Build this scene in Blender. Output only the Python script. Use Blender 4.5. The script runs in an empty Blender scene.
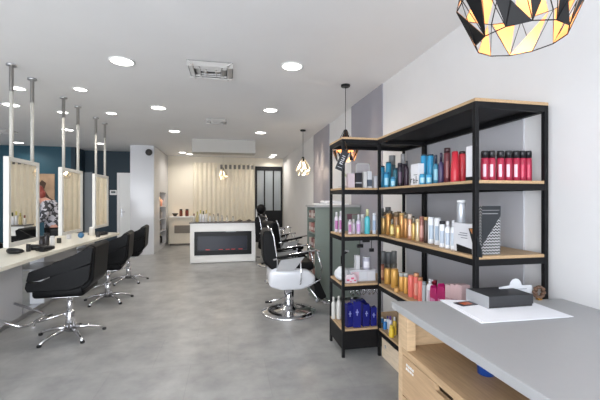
import bpy, bmesh, math, random
from mathutils import Vector, Matrix
PI = math.pi
sc = bpy.context.scene
COL = sc.collection
rnd = random.Random(7)
A = math.radians(11.6); F = 350.0; H = 1.4; CEIL = 2.8

# ------------------------------------------------------------ measuring helpers
def slope(px): return math.tan(math.atan((px-300)/F)+A)
def YX(px, X): return X/slope(px)
def XY(px, Y): return slope(px)*Y
def fwd(X, Y): return X*math.sin(A)+Y*math.cos(A)
def zz(py, X, Y): return H+(200-py)/F*fwd(X, Y)
def onz(px, py, z):
    f = F*(z-H)/(200-py); l = (px-300)/F*f
    return l*math.cos(A)+f*math.sin(A), f*math.cos(A)-l*math.sin(A)

# ------------------------------------------------------------ materials
def mat(name, col, rough=0.5, metal=0.0, noise=0.0, scale=8.0, bump=0.0, trans=0.0, emit=None, es=0.0, spec=0.5, alpha=1.0, coat=0.0, ior=1.45, stretch=None):
    m = bpy.data.materials.new(name); m.use_nodes = True
    nt = m.node_tree; b = nt.nodes['Principled BSDF']
    b.inputs['Base Color'].default_value = (*col, 1)
    b.inputs['Roughness'].default_value = rough
    b.inputs['Metallic'].default_value = metal
    b.inputs['Transmission Weight'].default_value = trans
    b.inputs['Specular IOR Level'].default_value = spec
    b.inputs['Coat Weight'].default_value = coat
    b.inputs['IOR'].default_value = ior
    b.inputs['Alpha'].default_value = alpha
    if emit:
        b.inputs['Emission Color'].default_value = (*emit, 1); b.inputs['Emission Strength'].default_value = es
    tc = nt.nodes.new('ShaderNodeTexCoord'); mp = nt.nodes.new('ShaderNodeMapping')
    nt.links.new(tc.outputs['Object'], mp.inputs['Vector'])
    if stretch: mp.inputs['Scale'].default_value = stretch
    n = nt.nodes.new('ShaderNodeTexNoise'); n.inputs['Scale'].default_value = scale; n.inputs['Detail'].default_value = 5
    nt.links.new(mp.outputs['Vector'], n.inputs['Vector'])
    if noise > 0:
        r = nt.nodes.new('ShaderNodeValToRGB')
        r.color_ramp.elements[0].position = .3; r.color_ramp.elements[1].position = .7
        r.color_ramp.elements[0].color = (*[max(0, c*(1-noise)) for c in col], 1)
        r.color_ramp.elements[1].color = (*[min(1, c*(1+noise)) for c in col], 1)
        nt.links.new(n.outputs['Fac'], r.inputs['Fac']); nt.links.new(r.outputs['Color'], b.inputs['Base Color'])
    if bump > 0:
        bp = nt.nodes.new('ShaderNodeBump'); bp.inputs['Strength'].default_value = bump; bp.inputs['Distance'].default_value = .01
        nt.links.new(n.outputs['Fac'], bp.inputs['Height']); nt.links.new(bp.outputs['Normal'], b.inputs['Normal'])
    return m
def srgb(r, g, b):
    f = lambda c: (c/255/12.92) if c/255 <= .04045 else ((c/255+.055)/1.055)**2.4
    return (f(r), f(g), f(b))

M = {}
M['wall'] = mat('white_paint', srgb(220, 219, 219), .6, noise=.02, scale=3)
M['wallgrey'] = mat('grey_paint', srgb(152, 150, 158), .6, noise=.03, scale=3)
M['shelfback'] = mat('pale_grey_wall', srgb(186, 186, 191), .6, noise=.02, scale=3)
M['cream'] = mat('cream_paint', srgb(236, 228, 212), .6, noise=.02, scale=3)
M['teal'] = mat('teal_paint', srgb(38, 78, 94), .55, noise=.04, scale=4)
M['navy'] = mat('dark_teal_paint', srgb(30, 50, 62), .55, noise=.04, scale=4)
M['ceil'] = mat('ceiling_paint', srgb(232, 232, 233), .7, noise=.015, scale=2)
M['gloss'] = mat('white_gloss_lacquer', srgb(208, 209, 213), .2, coat=.15)
M['white'] = mat('white_laminate', srgb(238, 238, 236), .3)
M['softwhite'] = mat('white_plastic', srgb(232, 232, 230), .45)
M['counter'] = mat('cream_stone_counter', srgb(240, 236, 222), .25, noise=.02, scale=20)
M['black'] = mat('black_steel', srgb(19, 19, 21), .5, noise=.1, scale=30, spec=.25)
M['blackp'] = mat('black_plastic', srgb(20, 20, 22), .4, spec=.35)
M['gblack'] = mat('black_glass', srgb(10, 10, 12), .3, spec=.3)
M['leather'] = mat('black_leather', srgb(10, 10, 12), .5, noise=.1, scale=40, bump=.08, spec=.2)
M['chrome'] = mat('chrome', (.82, .82, .84), .12, 1.0)
M['steel'] = mat('brushed_steel', (.55, .55, .57), .35, 1.0)
M['mirror'] = mat('mirror_glass', (.93, .94, .93), .0, 1.0)
M['wood'] = mat('oiled_oak_board', srgb(182, 152, 116), .5, noise=.16, scale=9, stretch=(14, 1, 14))
M['woodx'] = mat('light_ply', srgb(196, 168, 134), .5, noise=.12, scale=7, stretch=(2, 2, 12))
M['woody'] = mat('light_ply_long', srgb(180, 150, 116), .5, noise=.12, scale=7, stretch=(12, 1, 12))
M['crate'] = mat('pale_pine', srgb(222, 202, 176), .6, noise=.1, scale=7, stretch=(12, 1.5, 12))
M['grey'] = mat('grey_laminate', srgb(162, 162, 163), .38, noise=.01, scale=30)
M['sage'] = mat('sage_grey_laminate', srgb(114, 124, 117), .5, noise=.03, scale=5)
M['gold'] = mat('gold', srgb(214, 160, 84), .3, .7)
M['copper'] = mat('copper', srgb(236, 168, 110), .45, .25)
M['glass'] = mat('smoked_glass', srgb(150, 156, 160), .12, 0, spec=.6)
M['pale'] = mat('clear_plastic', (.9, .92, .94), .12, trans=.85)
M['paper'] = mat('white_paper', srgb(240, 241, 246), .7)
M['skin'] = mat('skin', srgb(176, 126, 108), .5)
M['hair'] = mat('reddish_hair', srgb(120, 52, 44), .6, noise=.2, scale=30)
M['paleshade'] = mat('cream_enamel', srgb(236, 222, 196), .45)
M['bulb'] = mat('bulb_glow', (1, 1, 1), .5, emit=(1, .9, .75), es=7)
M['disc'] = mat('led_disc', (1, 1, 1), .5, emit=(1, .97, .92), es=9)
_mc = {}
def C3(r, g, b, rough=.3, metal=0.0):
    k = (r, g, b, rough, metal)
    if k not in _mc:
        _mc[k] = mat('packaging_%d' % len(_mc), srgb(r*.93, g*.93, b*.93), rough, metal)
    return _mc[k]

# floor: big grey vinyl slabs with cloudy variation
m = bpy.data.materials.new('grey_vinyl_tiles'); m.use_nodes = True
nt = m.node_tree; b = nt.nodes['Principled BSDF']
tc = nt.nodes.new('ShaderNodeTexCoord')
n1 = nt.nodes.new('ShaderNodeTexNoise'); n1.inputs['Scale'].default_value = 3.6; n1.inputs['Detail'].default_value = 8; n1.inputs['Roughness'].default_value = .62
br = nt.nodes.new('ShaderNodeTexBrick'); br.inputs['Scale'].default_value = 1.0
br.inputs['Brick Width'].default_value = .62; br.inputs['Row Height'].default_value = .62; br.inputs['Mortar Size'].default_value = .003
br.inputs['Color1'].default_value = (.93, .93, .93, 1); br.inputs['Color2'].default_value = (1.0, 1.0, 1.0, 1); br.inputs['Mortar'].default_value = (.88, .88, .88, 1); br.offset = .5
ra = nt.nodes.new('ShaderNodeValToRGB'); ra.color_ramp.elements[0].position = .32; ra.color_ramp.elements[1].position = .7
ra.color_ramp.elements[0].color = (*srgb(138, 138, 138), 1); ra.color_ramp.elements[1].color = (*srgb(168, 168, 166), 1)
mx = nt.nodes.new('ShaderNodeMix'); mx.data_type = 'RGBA'; mx.blend_type = 'MULTIPLY'; mx.inputs[0].default_value = 1
L = nt.links.new
L(tc.outputs['Object'], n1.inputs['Vector']); L(tc.outputs['Object'], br.inputs['Vector'])
L(n1.outputs['Fac'], ra.inputs['Fac']); L(ra.outputs['Color'], mx.inputs[6]); L(br.outputs['Color'], mx.inputs[7]); L(mx.outputs[2], b.inputs['Base Color'])
b.inputs['Roughness'].default_value = .3; b.inputs['Specular IOR Level'].default_value = .4
M['floor'] = m

# patterned blouse and the zigzag box
def two_tone(name, c1, c2, kind, scale):
    m = bpy.data.materials.new(name); m.use_nodes = True
    nt = m.node_tree; b = nt.nodes['Principled BSDF']; tc = nt.nodes.new('ShaderNodeTexCoord')
    r = nt.nodes.new('ShaderNodeValToRGB'); r.color_ramp.interpolation = 'CONSTANT'
    r.color_ramp.elements[0].color = (*c1, 1); r.color_ramp.elements[1].color = (*c2, 1); r.color_ramp.elements[1].position = .5
    if kind == 'noise':
        t = nt.nodes.new('ShaderNodeTexNoise'); t.inputs['Scale'].default_value = scale; t.inputs['Detail'].default_value = 2
        nt.links.new(tc.outputs['Object'], t.inputs['Vector']); o = t.outputs['Fac']
    else:
        sx = nt.nodes.new('ShaderNodeSeparateXYZ'); nt.links.new(tc.outputs['Object'], sx.inputs[0])
        a0 = nt.nodes.new('ShaderNodeMath'); a0.operation = 'ADD'; nt.links.new(sx.outputs['X'], a0.inputs[0]); nt.links.new(sx.outputs['Y'], a0.inputs[1])
        pp = nt.nodes.new('ShaderNodeMath'); pp.operation = 'PINGPONG'; pp.inputs[1].default_value = .01; nt.links.new(a0.outputs[0], pp.inputs[0])
        ad = nt.nodes.new('ShaderNodeMath'); ad.operation = 'ADD'; nt.links.new(sx.outputs['Z'], ad.inputs[0]); nt.links.new(pp.outputs[0], ad.inputs[1])
        ml = nt.nodes.new('ShaderNodeMath'); ml.operation = 'MULTIPLY'; ml.inputs[1].default_value = scale; nt.links.new(ad.outputs[0], ml.inputs[0])
        fr_ = nt.nodes.new('ShaderNodeMath'); fr_.operation = 'FRACT'; nt.links.new(ml.outputs[0], fr_.inputs[0]); o = fr_.outputs[0]
        r.color_ramp.elements[1].position = .68
    nt.links.new(o, r.inputs['Fac']); nt.links.new(r.outputs['Color'], b.inputs['Base Color']); b.inputs['Roughness'].default_value = .6
    return m
M['blouse'] = two_tone('black_and_white_print', srgb(30, 30, 36), srgb(160, 158, 166), 'noise', 16)
M['zigzag'] = two_tone('zigzag_print', srgb(40, 40, 42), srgb(206, 206, 208), 'zig', 60)
M['tag'] = mat('black_card', srgb(36, 40, 44), .4)

# ------------------------------------------------------------ mesh helpers
def new(): return bmesh.new()
def box(bm, x0, x1, y0, y1, z0, z1, bev=0.0, mi=0, seg=2):
    r = bmesh.ops.create_cube(bm, size=1)
    vs = r['verts']
    for v in vs:
        v.co = Vector(((x0+x1)/2+v.co.x*(x1-x0), (y0+y1)/2+v.co.y*(y1-y0), (z0+z1)/2+v.co.z*(z1-z0)))
    fs = set(f for v in vs for f in v.link_faces)
    for f in fs: f.material_index = mi
    if bev > 0:
        es = list(set(e for v in vs for e in v.link_edges))
        bmesh.ops.bevel(bm, geom=es, offset=bev, segments=seg, affect='EDGES', profile=.5, clamp_overlap=True)
    return bm
def lathe(bm, prof, n=20, cx=0, cy=0, mi=0, cap=True):
    rings = []
    for r, z in prof:
        rings.append([bm.verts.new((cx+r*math.cos(2*PI*i/n), cy+r*math.sin(2*PI*i/n), z)) for i in range(n)])
    for a, b_ in zip(rings, rings[1:]):
        for i in range(n):
            f = bm.faces.new((a[i], a[(i+1) % n], b_[(i+1) % n], b_[i])); f.material_index = mi; f.smooth = True
    if cap:
        f = bm.faces.new(rings[0][::-1]); f.material_index = mi
        f = bm.faces.new(rings[-1]); f.material_index = mi
    return bm
def tube(bm, pts, r, n=10, mi=0, closed=False):
    pts = [Vector(p) for p in pts]; rings = []; N = len(pts)
    rr = r if isinstance(r, (list, tuple)) else [r]*N
    up = Vector((0, 0, 1))
    for i, p in enumerate(pts):
        if closed: d = pts[(i+1) % N]-pts[i-1]
        else: d = pts[min(i+1, N-1)]-pts[max(i-1, 0)]
        d.normalize()
        u = d.cross(up if abs(d.z) < .95 else Vector((1, 0, 0))).normalized(); w = d.cross(u)
        rings.append([bm.verts.new(p+(u*math.cos(2*PI*k/n)+w*math.sin(2*PI*k/n))*rr[i]) for k in range(n)])
    prs = list(zip(rings, rings[1:]))
    if closed: prs.append((rings[-1], rings[0]))
    for a, b_ in prs:
        for k in range(n):
            f = bm.faces.new((a[k], a[(k+1) % n], b_[(k+1) % n], b_[k])); f.smooth = True; f.material_index = mi
    if not closed:
        bm.faces.new(rings[0][::-1]).material_index = mi; bm.faces.new(rings[-1]).material_index = mi
    return bm
def prism(bm, poly, axis, a0, a1, bev=0.0, mi=0):
    """extrude a 2-D outline along an axis (x: poly=(y,z), y: poly=(x,z), z: poly=(x,y))"""
    def P(u, v, t): return {'x': (t, u, v), 'y': (u, t, v), 'z': (u, v, t)}[axis]
    A0 = [bm.verts.new(P(u, v, a0)) for u, v in poly]; A1 = [bm.verts.new(P(u, v, a1)) for u, v in poly]
    fs = [bm.faces.new(A0), bm.faces.new(A1[::-1])]
    n = len(poly)
    for i in range(n): fs.append(bm.faces.new((A0[i], A1[i], A1[(i+1) % n], A0[(i+1) % n])))
    for f in fs: f.material_index = mi
    if bev > 0:
        es = list(set(e for v in A0+A1 for e in v.link_edges))
        bmesh.ops.bevel(bm, geom=es, offset=bev, segments=2, affect='EDGES', profile=.5, clamp_overlap=True)
    return bm
def ball(bm, c, rx, ry=None, rz=None, u=20, v=14, mi=0):
    r = bmesh.ops.create_uvsphere(bm, u_segments=u, v_segments=v, radius=1)
    ry = ry or rx; rz = rz or rx
    for w in r['verts']: w.co = Vector((c[0]+w.co.x*rx, c[1]+w.co.y*ry, c[2]+w.co.z*rz))
    for f in set(f for w in r['verts'] for f in w.link_faces): f.smooth = True; f.material_index = mi
    return bm
def obj(name, bm, m, parent=None, loc=None, smooth=False, label=None):
    bmesh.ops.recalc_face_normals(bm, faces=bm.faces[:])
    me = bpy.data.meshes.new(name); bm.to_mesh(me); bm.free()
    for x in (m if isinstance(m, (list, tuple)) else [m]): me.materials.append(M[x] if isinstance(x, str) else x)
    if smooth:
        for p in me.polygons: p.use_smooth = True
    o = bpy.data.objects.new(name, me); COL.objects.link(o)
    if parent: o.parent = parent
    if loc: o.location = loc
    if label: o['label'] = label
    return o
def thing(name, label, cat, loc=(0, 0, 0), rz=0, group=None):
    o = bpy.data.objects.new(name, None); COL.objects.link(o); o.empty_display_size = .1
    o.location = loc; o.rotation_euler = (0, 0, rz); o['label'] = label; o['category'] = cat
    if group: o['group'] = group
    return o
def tag(o, label, cat, group=None):
    o['label'] = label; o['category'] = cat
    if group: o['group'] = group
    return o
def struct(name, bm, m, parent=None, label=None):
    o = obj(name, bm, m, parent)
    if not parent: o['kind'] = 'structure'
    if label: o['label'] = label
    return o
def B(*a, **k): return box(new(), *a, **k)
def copy_tree(o, parent=None):
    c = o.copy(); COL.objects.link(c); c.parent = parent
    for ch in [x for x in sc.objects if x.parent == o]: copy_tree(ch, c)
    return c

# ------------------------------------------------------------ the room
XR = 1.825; YB = 11.75; YT = 10.9; YL = 10.25; XL = -6.2; YF = -2.2
struct('floor', B(XL-.2, XR+.2, YF-.2, YB+.2, -.1, 0), 'floor')
struct('ceiling', B(XL-.2, XR+.2, YF-.2, YB+.2, CEIL, CEIL+.1), 'ceil')
struct('wall_right', B(XR, XR+.2, YF, YB, 0, CEIL), 'wall')
struct('trim_1', B(XR-.012, XR, 1.87, 3.34, 0, 1.955), 'shelfback', label='pale grey area of wall behind the shelving')  # thin panel behind the shelving, greyer than the rest of the wall
struct('trim_2', B(XR-.012, XR, YX(383, XR), YX(352, XR), 0, CEIL), 'wallgrey', label='wide grey wall panel behind the black pendant lamp')
struct('trim_3', B(XR-.012, XR, YX(329.5, XR), YX(314, XR), 0, CEIL), 'wallgrey', label='farther grey wall panel beside the glowing pendant lamp')
struct('wall_back', B(-2.45, XR, YB, YB+.2, 0, CEIL), 'cream')
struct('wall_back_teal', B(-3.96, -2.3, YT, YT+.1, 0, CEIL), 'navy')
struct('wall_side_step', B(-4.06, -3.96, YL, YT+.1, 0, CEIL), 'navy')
struct('wall_back_left', B(XL, -4.06, YL, YL+.1, 0, CEIL), 'teal')
struct('wall_left', B(XL-.2, XL, YF, YL+.1, 0, CEIL), 'wall')
# shop front behind the camera: low wall, posts, header
wf = new()
box(wf, XL, XR, YF-.2, YF, 0, .12); box(wf, XL, XR, YF-.2, YF, 2.6, CEIL)
for x in (XL+.1, -4.1, -2.0, .1, XR-.1): box(wf, x-.1, x+.1, YF-.2, YF, .12, 2.6)
struct('wall_front', wf, 'wall')
# white gloss column with a side niche
cx0, cx1, cy0 = -2.44, -1.87, 9.58
cb = new()
box(cb, cx0, cx1, cy0, 10.35, 0, CEIL)
box(cb, cx0, cx1, 11.35, YB, 0, CEIL)
box(cb, cx0, cx1-.3, 10.35, 11.35, 0, CEIL)
box(cb, cx1-.3, cx1, 10.35, 11.35, 1.62, CEIL)
box(cb, cx1-.3, cx1, 10.35, 11.35, 0, .12)
struct('wall_column', cb, 'gloss', label='glossy white column at the end of the island')
for i, z in enumerate((.5, .86, 1.22)):
    struct('trim_%d' % (4+i), B(cx1-.3, cx1-.01, 10.35, 11.35, z-.02, z), 'gloss', label='white shelf board in the lit column niche')
# ceiling soffit above the fireplace unit
struct('trim_7', B(XY(192, 8.3), XY(255.5, 8.3), 8.3, 8.75, 2.5, CEIL), C3(196, 194, 189, .6), label='white dropped ceiling box above the fireplace unit')
struct('baseboard_right', B(XR-.015, XR, YX(352, XR), YB, 0, .09), 'white')
struct('baseboard_back', B(-1.85, .8, YB-.015, YB, 0, .09), 'white')

# door in the dark teal wall
dx0, dx1 = XY(117.5, YT), -2.46
d = obj('door_1', B(dx0+.06, dx1+.12, YT-.03, YT, .01, 2.12, .004), 'white'); d['kind'] = 'structure'
fr = new(); box(fr, dx0, dx0+.06, YT-.045, YT, 0, 2.18); box(fr, dx0+.06, dx1+.12, YT-.045, YT, 2.12, 2.18)
obj('door_frame', fr, 'white', d)
hb = new(); box(hb, dx0+.10, dx0+.14, YT-.04, YT-.03, .92, 1.16, .004); tube(hb, [(dx0+.12, YT-.04, 1.06), (dx0+.12, YT-.08, 1.06), (dx0+.22, YT-.08, 1.06)], .01)
obj('door_handle', hb, 'steel', d)
t = thing('handbag', 'dark bag with pink flap hanging on the white door', 'bag', (dx1-.08, YT-.03, .98))
hb = new(); box(hb, -.1, .1, -.08, -.004, 0, .36, .03); obj('bag_body', hb, 'blackp', t)
obj('bag_flap', B(-.07, .09, -.09, -.078, .2, .33, .003), C3(190, 150, 150), t)
hb = new(); tube(hb, [(-.05, -.04, .35), (-.01, -.04, .5), (.03, -.03, .52), (.06, -.04, .35)], .008); obj('bag_strap', hb, 'blackp', t)
t = thing('thermostat', 'small white thermostat on dark wall left of the door', 'thermostat', (XY(113.5, YT), YT, zz(195, XY(113.5, YT), YT)))
obj('housing', B(-.09, .09, -.025, 0, 0, .14, .006), 'white', t); obj('screen', B(-.06, .06, -.028, -.025, .05, .11), C3(90, 100, 104), t)

# black framed glass door in the back wall
gx0, gx1 = XY(255.5, YB), XR-.04
gz1 = 2.52; n = 3; w = (gx1-gx0)/n
g = new(); y0, y1 = YB-.06, YB-.005
box(g, gx0, gx1, y0, y1, gz1-.14, gz1); box(g, gx0, gx1, y0, y1, 0, 1.05)
for x in (gx0+.02, gx1-.02): box(g, x-.03, x+.03, y0-.002, y1, 0, gz1)
for k in (1, 2): box(g, gx0+k*w-.02, gx0+k*w+.02, y0-.002, y1, 1.0, gz1-.1)
dd = struct('door_2', g, 'blackp')
for k in range(n):
    obj('glass_pane', B(gx0+k*w+.02, gx0+(k+1)*w-.02, YB-.035, YB-.02, 1.05, gz1-.14), 'glass', dd)

# eyelet curtain on the back wall
cx_a, cx_b = XY(193, 11.6), XY(254.5, 11.6)
ctop = zz(163.5, .3, 11.6)
def curtain(x0, x1, y, z0, z1, wl, amp):
    bm = new(); N = int((x1-x0)/wl*10); lo = []; hi = []
    for i in range(N+1):
        x = x0+(x1-x0)*i/N; yy = y+amp*math.sin(2*PI*(x-x0)/wl)
        lo.append(bm.verts.new((x, yy, z0))); hi.append(bm.verts.new((x, yy*.5+y*.5, z1)))
    for i in range(N): bm.faces.new((lo[i], lo[i+1], hi[i+1], hi[i])).smooth = True
    return bm
ct = thing('curtain', 'cream eyelet curtain hanging behind the white fireplace unit', 'curtain', (0, 0, 0))
obj('drape', curtain(cx_a, cx_b, 11.6, .1, ctop, .142, .032), mat('cream_cloth', srgb(236, 227, 206), .8, noise=.03, scale=5), ct)
cb = new(); tube(cb, [(XY(219, 11.6), 11.6, ctop-.09), (cx_b+.02, 11.6, ctop-.09)], .012); obj('curtain_rod', cb, 'steel', ct)
k = 0; x = cx_b-.07
while x > XY(220, 11.6):
    e = new(); box(e, x-.036, x+.036, 11.555, 11.565, ctop-.19, ctop-.05, .01); obj('eyelet', e, C3(52, 46, 42), ct); x -= .142

# ------------------------------------------------------------ downlights, vents
LP = [(122, 61, .105, 'nearest of the left-hand row on the ceiling, large and bright'),
      (292, 66, .1, 'nearest of the right-hand row, level with the black pendant cord'),
      (158.5, 107.5, .1, 'second of the left-hand row, beyond the largest one'),
      (270.5, 110, .1, 'second of the right-hand row, between the vents and pendant'),
      (174.5, 131, .1, 'third of the left-hand row, ahead of the white soffit'),
      (260.5, 132.5, .1, 'third of the right-hand row, ahead of the white soffit'),
      (80.5, 89, .07, 'small one between the near mirror poles and the large bright one'),
      (111.5, 113, .07, 'small one above and right of the farthest mirror poles'),
      (11, 104.5, .1, 'oval crossing the nearest mirror pole'),
      (18, 88, .075, 'small one between the two nearest mirror poles'),
      (63, 112, .07, 'small one behind the left pole of the middle mirror'),
      (67.5, 129.5, .1, 'wide one behind the poles of the middle mirror'),
      (18.7, 142.5, .1, 'above the nearest mirror, close to the teal wall'),
      (100, 143.3, .09, 'above the farthest mirror, close to the dark teal wall'),
      (182.5, 152.3, .09, 'in front of the soffit\'s left end, paired, left one'),
      (189.5, 154, .09, 'in front of the soffit\'s left end, paired, right one'),
      (273.7, 155, .09, 'above the black glass door, right one of the pair'),
      (270, 158.5, .09, 'above the black glass door, left one of the pair')]
PW = 7.0
def downlight(x, y, r, label):
    t = thing('downlight', 'round recessed ceiling downlight, '+label, 'ceiling light', (x, y, CEIL), 0, 'recessed downlights in the ceiling')
    b1 = new(); lathe(b1, [(r, -.001), (r+.018, -.001), (r+.018, -.008), (r+.004, -.012), (r, -.008)], 28, cap=False)
    for i in range(28): pass
    obj('rim', b1, 'white', t)
    b2 = new(); lathe(b2, [(r, -.002), (r, -.006)], 28); obj('diffuser', b2, 'disc', t)
    l = bpy.data.lights.new('downlight_beam', 'AREA'); l.shape = 'DISK'; l.size = 2*r; l.energy = PW*(r/.1)**2; l.color = (1, .93, .84); l.spread = math.radians(150)
    lo = bpy.data.objects.new('downlight_beam', l); COL.objects.link(lo); lo.parent = t; lo.location = (0, 0, -.02)
    return t
for px, py, r, lb in LP:
    x, y = onz(px, py, CEIL); y = min(y, YB-.4); x = min(x, XR-.25)
    downlight(x, y, r, lb)
for (xa, y0v, y1v, lb) in ((211, 63, 76, 'large square ceiling air vent with nested louvres'), (216.5, 118.5, 122.5, 'small ceiling vent farther off, between the downlight rows'), (4, 128, 133, 'ceiling vent at the left edge behind the nearest mirror pole')):
    xx, yy = onz(xa, (y0v+y1v)/2, CEIL); s = .23 if y0v < 100 else .17
    t = thing('ceiling_vent', lb, 'air vent', (xx, yy, CEIL))
    v = new()
    for q, (r0, zt) in enumerate(((s, -.012), (s*.72, -.03), (s*.45, -.03))):
        for sx in (-1, 1):
            prism(v, [(sx*r0, 0), (sx*(r0-.012), 0), (sx*(r0-.06), -.03), (sx*(r0-.055), -.04)], 'y', -r0, r0)
            prism(v, [(sx*r0, 0), (sx*(r0-.012), 0), (sx*(r0-.06), -.03), (sx*(r0-.055), -.04)], 'x', -r0, r0)
    obj('louvre', v, C3(205, 203, 200, .5), t)
    obj('duct_backing', B(-s, s, -s, s, -.004, -.001), C3(90, 88, 86, .6), t)
t = thing('ceiling_speaker', 'small dark round device at the top of the glossy column', 'detector', (XY(149, cy0-.01), cy0, zz(152.5, XY(149, cy0), cy0)-.08))
b1 = new(); ball(b1, (0, -.03, .08), .085, .05, .085); obj('dome', b1, C3(60, 58, 58, .4), t)
obj('mount', B(-.03, .03, -.02, 0, .0, .16, .004), 'white', t)

# ------------------------------------------------------------ styling island with mirrors
CZ = .80
def outline(x0, x1, y0, y1, off=0.0):
    pts = []
    for i in range(33):
        tt = i/32; y = y0+(y1-y0)*tt
        pts.append((x1+.03*math.sin(tt*PI*2.3+.3)-off, y))
    for i in range(9):
        a = PI*i/8; pts.append(((x0+x1)/2+math.cos(a)*(x1-x0)/2*.999-off*math.cos(a), y1+.16*math.sin(a)-off*math.sin(a)))
    for i in range(33):
        tt = 1-i/32; y = y0+(y1-y0)*tt
        pts.append((x0-.03*math.sin(tt*PI*2.3+.3)+off, y))
    return pts
isl = thing('styling_island', 'long cream double-sided styling counter on white gloss panels', 'counter', (0, 0, 0))
b1 = new(); prism(b1, outline(-2.78, -1.975, 1.6, 6.95), 'z', CZ-.035, CZ, .008); obj('countertop', b1, 'counter', isl)
b1 = new()
for (ya, yb) in ((1.7, 4.62), (5.1, 6.1), (6.45, 6.85)): box(b1, -2.5, -2.33, ya, yb, .06, CZ-.035, .01)
obj('base_panel', b1, 'gloss', isl)
b1 = new(); box(b1, -2.47, -2.36, 1.7, 6.8, 0, .06); obj('plinth', b1, 'steel', isl)
b1 = new(); box(b1, -2.42, -2.05, 4.6, 5.12, .58, .6, .004); obj('shelf', b1, 'steel', isl); b1 = new(); box(b1, -2.42, -2.05, 6.08, 6.47, .58, .6, .004); obj('shelf', b1, 'steel', isl)
for i, (ya, yb) in enumerate(((3.95, 4.5), (5.0, 5.55), (6.3, 6.85))):
    b1 = new(); tube(b1, [(-2.33, ya+.05, .25), (-2.05, ya+.05, .13), (-2.0, ya+.1, .12), (-2.0, yb-.1, .12), (-2.05, yb-.05, .13), (-2.33, yb-.05, .25)], .014)
    obj('footrest', b1, 'chrome', isl)

MX = -2.2
for i, (ya, yb, wd) in enumerate(((4.03, 4.69, 'nearest'), (5.22, 5.92, 'middle'), (6.42, 7.16, 'farthest'))):
    if i == 2: yb = 7.08
    yc = (ya+yb)/2; ya -= yc; yb -= yc
    t = thing('hanging_mirror', '%s of the white-framed mirrors hung above the island on two poles' % wd, 'mirror', (MX, yc, 0), math.radians((3, .6, 0)[i]), 'salon mirrors over the island')
    z0, z1 = .92, 1.84; f = .045
    b1 = new()
    box(b1, -.025, .025, ya, ya+f, z0, z1, .004); box(b1, -.025, .025, yb-f, yb, z0, z1, .004)
    box(b1, -.025, .025, ya+f, yb-f, z0, z0+f, .004); box(b1, -.025, .025, ya+f, yb-f, z1-f, z1, .004)
    obj('frame', b1, C3(214, 213, 208, .35), t)
    obj('glass', B(-.015, .015, ya+f, yb-f, z0+f, z1-f), 'mirror', t)
    for yp in (ya+.1, yb-.12):
        b1 = new(); lathe(b1, [(.018, z1-.05), (.018, CEIL-.28)], 14, 0, yp); p = obj('pole', b1, C3(198, 196, 188, .4), t)
        b1 = new(); lathe(b1, [(.02, CEIL-.28), (.02, CEIL-.02), (.045, CEIL-.02), (.045, CEIL)], 14, 0, yp); obj('pole_sleeve', b1, 'steel', p)

def style_chair():
    t = thing('styling_chair', 'x', 'chair')
    side = [(-.40, .47), (-.44, .52), (-.40, .63), (.1, .82), (.33, .97), (.37, .95), (.34, .60), (.30, .53), (.1, .48)]
    for s in (-1, 1):
        b1 = new()
        y0, y1 = (.235, .29) if s > 0 else (-.29, -.235)
        # armrest shell with the slanted grip slot: outer outline built as two slabs around the slot
        up = [(-.27, .63), (-.25, .72), (.1, .84), (.26, .95), (.30, .93), (.28, .78), (.1, .72), (-.05, .68), (-.17, .635)]
        lo = [(-.26, .53), (-.28, .57), (-.27, .63), (-.17, .61), (-.06, .655), (-.05, .68), (.1, .72), (.28, .78), (.26, .62), (.2, .56), (.1, .53)]
        prism(b1, up, 'y', y0, y1, .01); prism(b1, lo, 'y', y0, y1, .01)
        obj('armrest', b1, 'leather', t)
    b1 = new(); prism(b1, [(.18, .5), (.16, .56), (.21, .93), (.26, .965), (.305, .94), (.285, .6), (.24, .54)], 'y', -.25, .25, .02); obj('backrest', b1, 'leather', t)
    b1 = new(); box(b1, -.25, .2, -.235, .235, .45, .56, .035, seg=4); obj('seat', b1, 'leather', t, smooth=True)
    b1 = new(); box(b1, -.13, .13, -.13, .13, .425, .45, .004); lathe(b1, [(.028, .2), (.028, .43)], 16); lathe(b1, [(.042, .05), (.042, .25), (.03, .262)], 16); obj('column', b1, 'chrome', t)
    for k in range(5):
        a = 2*PI*k/5+.35
        b1 = new(); c, s = math.cos(a), math.sin(a)
        tube(b1, [(c*.03, s*.03, .085), (c*.16, s*.16, .072), (c*.27, s*.27, .04), (c*.31, s*.31, .018)], [.022, .019, .016, .013]); lg = obj('leg', b1, 'chrome', t)
        b1 = new(); lathe(b1, [(.02, 0), (.02, .02)], 12, c*.31, s*.31); obj('foot_pad', b1, 'blackp', lg)
    b1 = new(); tube(b1, [(-.02, 0, .24), (-.2, -.0, .19), (-.28, -.02, .17)], .012)
    tube(b1, [(-.24, -.2, .17), (-.29, -.1, .165), (-.31, 0, .165), (-.29, .1, .165), (-.24, .2, .17)], .014); obj('footrest', b1, 'chrome', t)
    return t
sch = style_chair()
ch = [(-1.60, 4.02, .05, 'nearest black leather styling chair with star base, before the nearest mirror'),
      (-1.64, 5.32, .12, 'middle black leather styling chair with star base, second along the island'),
      (-1.68, 6.5, .1, 'farthest black leather styling chair at the end of the island')]
for i, (x, y, a, lb) in enumerate(ch):
    c = sch if i == 0 else copy_tree(sch)
    c.location = (x, y, 0); c.rotation_euler = (0, 0, a); c['label'] = lb; c['group'] = 'styling chairs along the island'
c = copy_tree(sch); c.location = (-3.1, 5.3, 0); c.rotation_euler = (0, 0, PI-.1); c['label'] = 'black styling chair on the far side of the island behind the mirrors'; c['group'] = 'styling chairs along the island'

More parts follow.
